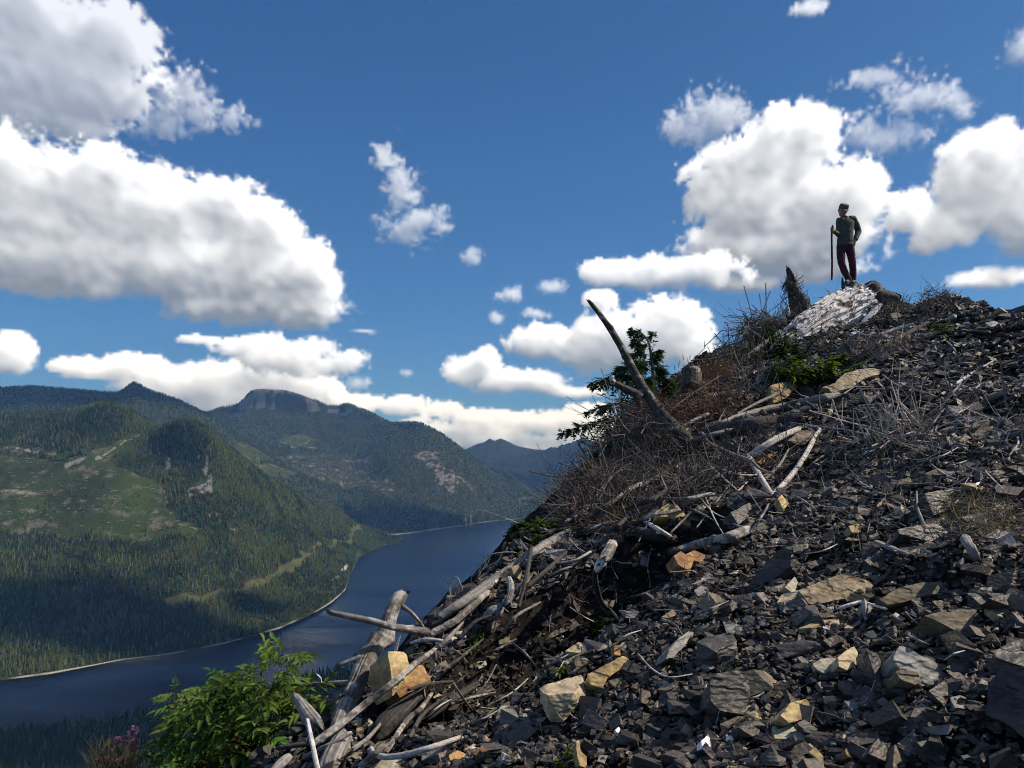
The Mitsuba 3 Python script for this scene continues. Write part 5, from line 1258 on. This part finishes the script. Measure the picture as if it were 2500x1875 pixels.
def spire_plant(label, base, top, Y, width, leaves, colour, flower=None, name='fireweed', cat='plant', leaf=.055, n_stems=1, group=None, spread=.06):
    """An upright stem with narrow leaves up its sides and, where given, a spire of small flowers at its top."""
    t = thing(name, label, cat, group)
    if base[1] < 1000:
        Y = min(Y, ground(base[0], base[1])[1] - .08)
    S, F, B = Pile(), Pile(), Pile()
    for s in range(n_stems):
        a = at(base[0], base[1], Y) + (rngP.normal(0, spread, 3) * [1, 1, .1] if s else 0)
        b = at(top[0], top[1], Y)
        if s:
            b = a + (b - at(base[0], base[1], Y)) * rngP.uniform(.55, .98) + rngP.normal(0, spread * .9, 3) * [1, .6, .3]
        fs = max(1, Y / 6)
        S = Pile()
        S.put(rod(a, b, .0045 * fs, .002 * fs, .01, 4, 8), np.array(colour) * .7)
        S.add('stem', 'stem', parent=t)
        H = np.linalg.norm(b - a)
        for k in range(leaves):
            u = rngP.uniform(.08, .70 if flower else .97)
            ang = k * 2.4 + rngP.uniform(0, .6)
            d = np.array([math.cos(ang), math.sin(ang), rngP.uniform(.1, .7)])
            L = leaf * rngP.uniform(.7, 1.3) * (1.1 - .45 * u)
            F.put(blade(a + (b - a) * u, d, np.array([0, 0, 1.0]), L, L * width, .3, .5, 3), np.array(colour) * rngP.lognormal(0, .22))
        if flower:
            B = Pile()
            for k in range(46):
                u = .70 + .30 * rngP.random() ** 1.2
                ang = rngP.uniform(0, 6.283)
                r = .05 * H * (1.12 - u) * 2.2 + .006 * fs
                q = a + (b - a) * u + np.array([math.cos(ang) * r, math.sin(ang) * r, 0])
                B.put(blade(q, np.array([math.cos(ang), math.sin(ang), .3]), np.array([0, 0, 1.0]), .022 * fs, .018 * fs, .2, .1, 2), np.array(flower) * rngP.lognormal(0, .2))
            B.add('flower_spire', 'leaf', parent=t)
    F.add('foliage', 'leaf', parent=t)


spire_plant('fading pink-purple fireweed in the bottom left corner, tallest of its clump', (300, 1900), (327, 1776), 4.4, .22, 26, (.10, .085, .04), (.20, .10, .18), n_stems=2)
spire_plant('fading pink-purple fireweed in the bottom left corner, middle of its clump', (275, 1905), (292, 1800), 4.4, .22, 26, (.09, .08, .04), (.18, .09, .16), n_stems=2)
spire_plant('short pink-purple fireweed at the far bottom left', (240, 1910), (246, 1846), 4.3, .22, 20, (.08, .075, .04), (.17, .08, .15), n_stems=2)
t = thing('dry_grass', 'tuft of dry grass and seed heads under the fading fireweed at bottom left', 'grass')
S = Pile()
for k in range(240):
    o = at(rngP.uniform(225, 330), rngP.uniform(1850, 1910), 4.4 + rngP.uniform(-.2, .2))
    S.put(blade(o, np.array([rngP.normal(0, .35), rngP.normal(0, .3), 1]), np.array([0, -1, .2]), rngP.uniform(.08, .22), .006, .1, .25, 3), np.array([.20, .17, .09]) * rngP.lognormal(0, .3))
S.add('blades', 'leaf', parent=t, kind='stuff')
spire_plant('fireweed with a magenta flower spire standing against the sky', (1782, 885), (1776, 785), 12.4, .2, 44, (.035, .065, .025), (.42, .10, .36), leaf=.11)
for (bx, by, tx, ty, lab, ns) in [(1812, 880, 1804, 806, 'dark green fireweed without flowers right of the magenta one', 2), (1848, 850, 1838, 764, 'tall dark green weed against the sky left of the root snag', 3), (1872, 835, 1866, 752, 'tallest thin weed between the magenta flower and the root snag', 3), (1888, 860, 1884, 795, 'leafy green weed under the root snag', 3), (1838, 885, 1830, 820, 'yellow-green weed tuft behind the crooked grey branch', 4)]:
    spire_plant(lab, (bx, by), (tx, ty), 12.8, .2, 46, (.060, .085, .030) if 'yellow' in lab else (.035, .06, .028), None, 'weed', leaf=.10, n_stems=ns, spread=.12)
for (bx, by, tx, ty, Y, lab, col) in [(1932, 936, 1935, 866, 11.6, 'bright green tuft of narrow-leaved plants above the square golden rock', (.11, .19, .03)), (1902, 935, 1905, 880, 11.4, 'darker green narrow-leaved tuft left of the bright green one', (.06, .11, .025)), (1945, 890, 1942, 800, 12.6, 'dark green weeds below the white log', (.035, .065, .025)), (1915, 875, 1918, 806, 12.4, 'drab green weeds below the lower end of the bleached log', (.05, .075, .03)), (1998, 925, 2000, 872, 12.0, 'yellow-green leafy plant right of the bright green tuft', (.15, .22, .03)), (2062, 890, 2060, 862, 12.6, 'small green leafy seedling above the long cream boulder', (.09, .15, .03))]:
    spire_plant(lab, (bx, by), (tx, ty), Y, .17 if 'narrow' in lab else .4, 44, col, None, 'green_plant', leaf=.16 if 'narrow' in lab else .12, n_stems=5, spread=.13)
t = thing('seedling', 'single bright yellow-green leaf rosette on the dark slope below the bleached log', 'plant')
S = Pile()
for k in range(9):
    S.put(blade(at(2062, 862, 13.0), np.array([math.cos(k * .7), math.sin(k * .7) * .5 - .3, .5]), np.array([0, -.5, 1.0]), .12, .085, .2, .25), np.array([.30, .42, .03]) * rngP.lognormal(0, .15))
S.add('foliage', 'leaf', parent=t)
for (x, y, h, Y0, lab) in [(1148, 1596, 40, None, 'green grassy shoots beside the pale cream stone in the shade'), (1172, 1568, 30, None, 'small grassy green shoots under the long grey log'), (1473, 1540, 34, None, 'dark green seedling alone in the shaded hollow'), (1366, 1655, 28, None, 'yellow-green sprout above the large cream boulder'), (1408, 1862, 44, None, 'green shoots beside the narrow yellow stone at the bottom edge'), (1362, 1890, 40, None, 'green leaves cut by the bottom edge'), (2310, 815, 30, None, 'sparse olive green tuft on the upper right gravel')]:
    g = ground(x, y)
    spire_plant(lab, (x, y), (x + 3, y - h), g[1], .2, 22, (.085, .14, .028) if 'yellow' not in lab else (.16, .19, .04), None, 'sprout', leaf=.05 * g[1] / 4, n_stems=4, spread=.025 * g[1] / 4)
# reddish dry weeds on the edge
t = thing('dry_weeds', 'patch of dry reddish-brown weeds growing on the edge before the sawn stump', 'weeds')
S = Pile()
for k in range(700):
    x, y = 1742 + rngP.normal(0, 34), 932 + rngP.normal(0, 24)
    o = at(x, y, 11.8 + rngP.uniform(-.4, .4))
    S.put(blade(o, np.array([rngP.normal(0, .35), rngP.normal(0, .3), 1]), np.array([0, -1, .2]), rngP.uniform(.08, .24), .012, .2, .15, 3), np.array([.15, .085, .062] if rngP.random() < .6 else [.11, .10, .045]) * rngP.lognormal(0, .3))
S.add('blades', 'leaf', parent=t, kind='stuff')


# ---- drooping young conifers on the edge
def spray(P, a, b, width, colour, n, droop=.35):
    """A flat drooping fir branch from a to b: a rib, side twigs and short needles."""
    a, b = np.asarray(a), np.asarray(b)
    L = np.linalg.norm(b - a)
    ax = (b - a) / L
    side = np.cross(ax, [0, 0, 1.0]); side /= np.linalg.norm(side) + 1e-9
    mid = (a + b) / 2 + np.array([0, 0, .10 * L])
    pts = spline([a, mid, b], 14)
    P.put(tube(pts, np.linspace(.009, .002, 14) * min(1, L / .5), 4, 12, rough=0, ends=TT), (.07, .055, .04))
    for k in range(n):
        t = rngP.uniform(.12, 1) ** .8
        c = pts[min(13, int(t * 13))]
        l = width * (1.08 - t) * rngP.uniform(.5, 1.1) + .04
        sg = rngP.choice([-1, 1])
        d = ax * rngP.uniform(.4, .9) + side * sg * rngP.uniform(.2, .8) + np.array([0, 0, rngP.normal(-.30, .40)])
        d /= np.linalg.norm(d)
        m = max(3, int(l / .026))
        for j in range(m):
            u = (j + .5) / m
            o = c + d * l * u - np.array([0, 0, droop]) * l * u * u
            for s2 in (-1, 1):
                e = d * .6 + np.cross(d, [0, 0, 1]) * s2 + rngP.normal(0, .2, 3)
                e /= np.linalg.norm(e)
                w = np.cross(e, d) * .2 + d * .8
                w = w / np.linalg.norm(w) * .015
                q = np.array([o - w, o + e * rngP.uniform(.030, .055) - [0, 0, .006], o + w])
                P.put((q, np.array([[0, 1, 2]])), np.array(colour) * rngP.lognormal(0, .28))


def young_conifer(label, trunk, branches, Y, colour, group=None):
    t = thing('young_conifer', label, 'conifer', group)
    p = np.array([at(x, y, Y) for x, y in trunk])
    V, F, uv = tube(p, np.linspace(.036, .007, len(p)) * (1 if len(p) > 3 else .6), 7, 22, ends=('broken', 'taper'))
    add('trunk', (V, F), 'bark', parent=t, uv=uv, smooth=True)
    for (x0, y0, x1, y1, w, n, dy) in branches:
        P = Pile()
        spray(P, at(x0, y0, Y), at(x1, y1, Y + dy), w * 1.35, colour, int(n * 2.1))
        P.add('branch', 'leaf', parent=t)


young_conifer('young drooping conifer growing behind the leaning trunk, the largest green one on the edge', [(1610, 1130), (1602, 1020), (1596, 930), (1590, 870), (1582, 832), (1560, 808)],
    [(1582, 832, 1540, 808, .12, 30, 0), (1584, 838, 1562, 852, .10, 16, 0), (1587, 862, 1612, 858, .10, 16, 0), (1586, 848, 1545, 838, .10, 18, 0), (1590, 885, 1552, 892, .14, 22, -.1), (1592, 898, 1622, 900, .14, 20, .1), (1586, 850, 1592, 812, .07, 12, .1), (1588, 868, 1532, 868, .12, 26, -.1), (1589, 872, 1600, 880, .06, 10, .1), (1590, 890, 1606, 868, .07, 12, .1), (1592, 905, 1502, 902, .20, 40, -.15), (1593, 912, 1640, 935, .20, 40, .1), (1594, 918, 1575, 945, .16, 30, -.3),
     (1596, 930, 1436, 940, .24, 62, -.2), (1598, 938, 1646, 958, .16, 30, .1), (1596, 935, 1550, 968, .16, 30, -.35), (1602, 1000, 1425, 1008, .20, 40, -.15), (1603, 1018, 1420, 1012, .12, 16, -.2), (1604, 1045, 1356, 1062, .26, 74, -.2), (1604, 1040, 1500, 1042, .16, 30, -.3),
     (1600, 985, 1545, 1000, .14, 24, -.1), (1604, 1030, 1575, 1060, .18, 24, -.2)], 8.6, (.045, .092, .032))
young_conifer('thin young conifer leaning out over the lake below the leaning trunk', [(1505, 1170), (1480, 1140), (1468, 1090), (1470, 1068)],
    [(1478, 1138, 1425, 1150, .14, 18, -.1), (1484, 1150, 1396, 1185, .16, 24, -.1), (1490, 1158, 1440, 1200, .14, 20, -.1), (1470, 1098, 1488, 1084, .07, 8, 0), (1472, 1110, 1452, 1105, .07, 8, 0)], 7.6, (.040, .09, .032))
young_conifer('small bushy conifer hanging over the edge beside the long grey log', [(1372, 1356), (1350, 1312), (1322, 1292), (1290, 1285)],
    [(1362, 1330, 1240, 1335, .20, 60, -.1), (1358, 1318, 1242, 1308, .20, 56, -.05), (1352, 1310, 1256, 1284, .18, 50, 0), (1345, 1305, 1290, 1340, .20, 50, -.2), (1350, 1308, 1330, 1345, .18, 44, -.2), (1355, 1310, 1362, 1280, .14, 30, .1), (1340, 1300, 1310, 1276, .12, 30, .1)], 6.2, (.050, .085, .022))
young_conifer('tiny conifer tip showing above the brush beside the dark log end', [(1372, 1275), (1366, 1255), (1360, 1234)], [(1366, 1256, 1350, 1262, .06, 10, 0), (1366, 1258, 1384, 1262, .06, 10, 0), (1363, 1246, 1372, 1240, .05, 8, 0)], 6.8, (.03, .06, .026))
young_conifer('dark little conifer below the edge, left of the short upright log', [(1256, 1460), (1248, 1400), (1244, 1358)], [(1250, 1380, 1222, 1392, .08, 16, 0), (1252, 1400, 1214, 1418, .10, 20, 0), (1252, 1400, 1280, 1400, .08, 14, .1), (1254, 1425, 1208, 1444, .12, 22, 0), (1246, 1368, 1258, 1366, .05, 8, 0)], 6.6, (.026, .05, .026))
young_conifer('tuft of small conifer twigs at the waterline left of the long grey log', [(1170, 1470), (1168, 1452)], [(1168, 1456, 1162, 1446, .05, 8, 0), (1169, 1460, 1180, 1450, .05, 8, 0), (1169, 1464, 1156, 1462, .05, 8, 0)], 5.6, (.026, .06, .026))

# ---------------------------------------------------------------- the person on the bleached log
MY = 16.75                                             # metres ahead
foot = at(2077, 697, MY)
S_ = .001353 * 1.0


def mp(zx, zy, y=0.0):
    """A joint, from its place in a close view of the person; y = metres further away."""
    return (foot + np.array([(zx - 510) * S_, 0, (1505 - zy) * S_])) * (MY + y) / MY


def ball(c, r):
    return manifold3d.Manifold.sphere(r, 20).translate(tuple(float(x) for x in c))


def chain(*joints):
    """Hulls of the spheres at neighbouring joints, united."""
    out = manifold3d.Manifold()
    for (a, ra), (b, rb) in zip(joints[:-1], joints[1:]):
        out = out + manifold3d.Manifold.batch_hull([ball(a, ra), ball(b, rb)])
    return out


def ell(c, r, rot=(0, 0, 0)):
    return manifold3d.Manifold.sphere(1.0, 28).scale(tuple(map(float, r))).rotate(tuple(map(float, rot))).translate(tuple(map(float, c)))


def skin_out(m, step, it=8, folds=0.0, seed=1):
    m = m.refine_to_length(step).to_mesh()
    t = trimesh.Trimesh(m.vert_properties[:, :3], m.tri_verts, process=True)
    trimesh.smoothing.filter_taubin(t, .5, .52, iterations=it)
    v = t.vertices.copy()
    if folds:
        n = t.vertex_normals
        q = (v - foot) * [9, 9, 16]
        v = v + n * ((1 - np.abs(2 * vfbm(q, 3, seed) - 1) - .6) * folds)[:, None]
    return v, t.faces


def cloth(name, c0, c1, scale, rough=.9, bump=.0015):
    scene[name] = {'type': 'bumpmap', 'scale': 1.0, 'arbitrary': proc(lambda p, n, uv: fbm(p.x * 90, p.y * 90, p.z * 90, 2) * bump, eps=.002),
                   'b': {'type': 'principled', 'base_color': proc(lambda p, n, uv: mix(c0, c1, smoothstep(.3, .7, fbm(p.x * scale, p.y * scale, p.z * scale, 3)))), 'roughness': rough, 'specular': .2, 'sheen': .3}}


cloth('jacket_cloth', (.066, .069, .056), (.100, .102, .084), 30)
cloth('trouser_cloth', (.045, .019, .028), (.078, .030, .043), 26)
cloth('cap_cloth', (.085, .080, .062), (.14, .13, .10), 40)
cloth('boot_leather', (.045, .040, .036), (.085, .078, .068), 34, .7)
scene['skin'] = {'type': 'principled', 'base_color': proc(lambda p, n, uv: mix((.36, .21, .15), (.42, .26, .19), fbm(p.x * 40, p.y * 40, p.z * 40, 2))), 'roughness': .5, 'specular': .35}
scene['hair'] = {'type': 'principled', 'base_color': {'type': 'rgb', 'value': [.045, .033, .024]}, 'roughness': .6}

t = thing('person', 'person in olive jacket, dark red trousers and peaked cap, looking down, holding a stick', 'person')
H = mp(428, 285, -.03)                                 # centre of the head, bent down and to the left
TILT = (28, 8, 0)
HS = 1.12


def hd(x, y, z):
    """A point of the head: x to the viewer's right, y back, z up, turned with the nod."""
    a, b = math.radians(TILT[0]), math.radians(-10)
    y, z = y * math.cos(a) - z * math.sin(a), y * math.sin(a) + z * math.cos(a)
    x, z = x * math.cos(b) - z * math.sin(b), x * math.sin(b) + z * math.cos(b)
    return H + np.array([x, y, z]) * HS


# body: head with face, neck, both hands, one continuous skin under the clothes
sh_l, sh_r = mp(368, 450, .02), mp(590, 420, .02)
el_l, el_r = mp(352, 682, -.02), mp(662, 628, .10)
wr_l, wr_r = mp(272, 626, -.22), mp(612, 768, -.03)
hip_l, hip_r = mp(382, 880), mp(512, 876, .02)
kn_l, kn_r = mp(372, 1130, -.06), mp(548, 1135, -.02)
an_l, an_r = mp(478, 1425, -.02), mp(552, 1400, .06)
body = ell(H, (0.085, 0.108, 0.118), TILT) + ell(hd(0, -.02, -.055), (0.065, 0.078, 0.067), TILT)
body = body + manifold3d.Manifold.batch_hull([ball(hd(0, -.088, .012), .009), ball(hd(0, -.112, -.022), .012), ball(hd(0, -.090, -.028), .012)])       # nose
body = body + manifold3d.Manifold.batch_hull([ball(hd(-.030, -.085, .024), .010), ball(hd(.030, -.085, .024), .010)])                                   # brow
body = body + manifold3d.Manifold.batch_hull([ball(hd(-.018, -.084, -.056), .008), ball(hd(.018, -.084, -.056), .008)])                                 # lips
body = body + ball(hd(0, -.070, -.088), .024)                                                                                                          # chin
for sx in (-1, 1):
    body = body + ell(hd(.078 * sx, .01, -.005), (0.013, 0.025, 0.036), TILT)                                                                             # ears
body = body + chain((hd(0, .02, -.07), .056), (mp(470, 398, .03), .058), (mp(472, 430, .03), .075))
body = body + chain((mp(472, 470, .02), .075), (mp(462, 660, 0), .080), (mp(448, 840, 0), .080))
body = body + chain((mp(472, 440, .02), .07), (sh_l, .055), (el_l, .042), (wr_l, .026)) + chain((mp(472, 440, .02), .07), (sh_r, .055), (el_r, .042), (wr_r, .026))
body = body + chain((hip_l, .070), (kn_l, .050), (an_l, .036)) + chain((hip_r, .070), (kn_r, .050), (an_r, .036))
# right hand, closed round the stick
stick_p = [mp(251, 536, -.262), mp(240, 640, -.262), mp(233, 760, -.262), mp(229, 1000, -.262), mp(222, 1200, -.262), mp(213, 1405, -.262)]
sx_, sz_ = mp(246, 590, -.262)[0], mp(246, 590, -.262)[2]
palm = mp(262, 600, -.222)
body = body + manifold3d.Manifold.batch_hull([ball(wr_l, .024), ball(palm + [.010, .006, .028], .017), ball(palm + [.012, .006, -.030], .016), ball(palm + [-.012, .008, .026], .014), ball(palm + [-.012, .008, -.026], .014)])
for k in range(4):
    z = palm[2] + .032 - .021 * k
    r = [.0092, .0096, .0094, .0084][k]
    ln = [.96, 1.06, 1.0, .86][k]
    c = np.array([sx_, mp(0, 0, -.262)[1], z])
    j = [np.array([palm[0] - .012, palm[1], z])] + [c + np.array([math.cos(math.radians(w)), math.sin(math.radians(w)), 0]) * .029 - [0, 0, .002 * i] for i, w in enumerate((150, 150 + 62 * ln, 150 + 122 * ln, 150 + 172 * ln))]
    body = body + chain(*[(q, r * (1 - .06 * i)) for i, q in enumerate(j)])
body = body + chain((palm + [.006, -.002, .034], .013), (palm + [-.002, -.030, .052], .0115), (palm + [-.014, -.058, .058], .010), (palm + [-.028, -.068, .060], .0085))   # thumb
# left hand, fingers slipping into the pocket
pk = mp(585, 815, -.05)
body = body + manifold3d.Manifold.batch_hull([ball(wr_r, .025), ball(pk + [-.026, -.004, 0], .015), ball(pk + [.026, 0, .006], .015), ball(pk + [0, .012, 0], .015)])
for k in range(4):
    o = pk + np.array([-.027 + .018 * k, -.004, -.004])
    L = [.85, 1.0, .95, .78][k]
    body = body + chain((o, .0098), (o + [-.004, .004, -.034 * L], .0092), (o + [-.008, .016, -.058 * L], .0084), (o + [-.010, .030, -.074 * L], .0076))
body = body + chain((pk + [-.026, -.010, .012], .013), (pk + [-.052, -.026, -.008], .0112), (pk + [-.062, -.030, -.034], .0096))
add('body', skin_out(body, .011, 4), 'skin', parent=t, smooth=True)
hair = ell(hd(0, .020, .012), (0.092, 0.103, 0.110), TILT) - manifold3d.Manifold.cube((.4, .4, .4), True).rotate(TILT).translate(tuple(map(float, hd(0, -.215, -.02)))) - manifold3d.Manifold.cube((.4, .4, .2), True).rotate(TILT).translate(tuple(map(float, hd(0, 0, -.16))))
hair = hair + chain((hd(.078, .03, -.035), .018), (hd(.080, .035, -.075), .022), (hd(.072, .04, -.105), .016))
add('hair', skin_out(hair, .010, 4, .006, 5), 'hair', parent=t, smooth=True)
crown = manifold3d.Manifold.batch_hull([ell(hd(0, .004, .058), (0.099, 0.119, 0.058), TILT), ell(hd(0, .0, .115), (0.090, 0.105, 0.022), TILT)])
crown = crown - ell(hd(0, .004, .03), (0.088, 0.109, 0.067), TILT)
add('cap', skin_out(crown, .010, 3, .003, 9), 'cap_cloth', parent=t, smooth=True)
peak = manifold3d.Manifold.batch_hull([ball(hd(-.070, -.062, .050), .005), ball(hd(.070, -.062, .050), .005), ball(hd(-.048, -.150, .026), .005), ball(hd(.048, -.150, .026), .005), ball(hd(0, -.166, .026), .005)])
add('cap_peak', skin_out(peak, .012, 1), 'cap_cloth', 'lighter peak of the cap', parent=t, smooth=True)
J = manifold3d.Manifold
jack = J.batch_hull([ell(mp(474, 440, .02), (.15, .085, .045), (0, -11, 0)), ell(mp(470, 500, .015), (.185, .115, .06), (0, -10, 0)), ell(mp(458, 640, 0), (.165, .115, .06))])
jack = jack + J.batch_hull([ell(mp(458, 640, 0), (.165, .115, .06)), ell(mp(450, 780, 0), (.172, .120, .05)), ell(mp(447, 858, 0), (.180, .125, .018), (0, -3, 0))])
jack = jack + chain((mp(470, 428, .03), .074), (mp(468, 404, .03), .066))
jack = jack + chain((mp(395, 452, .02), .080), (sh_l, .070), ((sh_l + el_l) / 2 + [-.004, 0, 0], .062), (el_l, .057), ((el_l + wr_l) / 2, .050), (wr_l + (el_l - wr_l) * .10, .044))
jack = jack + chain((mp(545, 428, .02), .080), (sh_r, .068), ((sh_r + el_r) / 2 + [.012, 0, 0], .070), (el_r + [.004, 0, 0], .064), ((el_r + wr_r) / 2, .054), (wr_r + (el_r - wr_r) * .10, .046))
jack = jack - J.batch_hull([ball(mp(468, 404, .03), .060), ball(mp(465, 370, .03), .062)])
jack = jack - chain((wr_l + (el_l - wr_l) * .16, .030), (wr_l - (el_l - wr_l) * .3, .036)) - chain((wr_r + (el_r - wr_r) * .16, .031), (wr_r - (el_r - wr_r) * .3, .037))
add('jacket', skin_out(jack, .014, 5, .010, 3), 'jacket_cloth', parent=t, smooth=True)
tro = J.batch_hull([ell(mp(447, 850, 0), (.160, .110, .03)), ball(hip_l, .098), ball(hip_r, .098)])
tro = tro + chain((hip_l, .098), ((hip_l + kn_l) / 2 + [-.008, 0, 0], .086), (kn_l, .072), ((kn_l + an_l) / 2 + [-.006, .01, 0], .068), (an_l + [0, 0, .03], .062), (an_l + [0, 0, -.005], .060))
tro = tro + chain((hip_r, .098), ((hip_r + kn_r) / 2 + [.004, 0, 0], .086), (kn_r, .072), ((kn_r + an_r) / 2 + [.012, .01, 0], .070), (an_r + [0, 0, .03], .064), (an_r + [0, 0, -.005], .062))
add('trousers', skin_out(tro, .014, 5, .012, 13), 'trouser_cloth', parent=t, smooth=True)
for (an, toe) in ((an_l, mp(440, 1480, -.15)), (an_r, mp(545, 1478, -.12))):
    b = J.batch_hull([ball(an + [0, .01, -.01], .054), ball(an + [0, .03, -.075], .048), ball(an + [0, -.03, -.075], .046)])
    base_z = foot[2]
    heel = np.array([an[0], an[1] + .045, base_z + .035])
    b = b + J.batch_hull([ball(an + [0, .02, -.05], .046), ball(heel, .036), ball(np.array([toe[0], toe[1], base_z + .036]), .036), ball(np.array([toe[0] * .5 + an[0] * .5, toe[1] * .5 + an[1] * .5, base_z + .07]), .044)])
    key = add('boot', skin_out(b, .012, 4, .003, 21), 'boot_leather', parent=t, smooth=True)
    so = J.batch_hull([J.cylinder(.022, .042, .042, 20).translate((float(heel[0]), float(heel[1]), base_z - .004)), J.cylinder(.022, .041, .041, 20).translate((float(toe[0]), float(toe[1]), base_z - .004))])
    add('sole', skin_out(so, .02, 0), 'boot_leather', parent=key, smooth=30)
V, F, uv = tube(stick_p, [.017, .020, .019, .020, .019, .019], 10, 40, rough=.12, knots=6, seed=4)
add('walking_stick', (V, F), 'wood_dark', "long dark wooden walking stick held in the person's hand", 'walking stick', smooth=True, uv=uv)
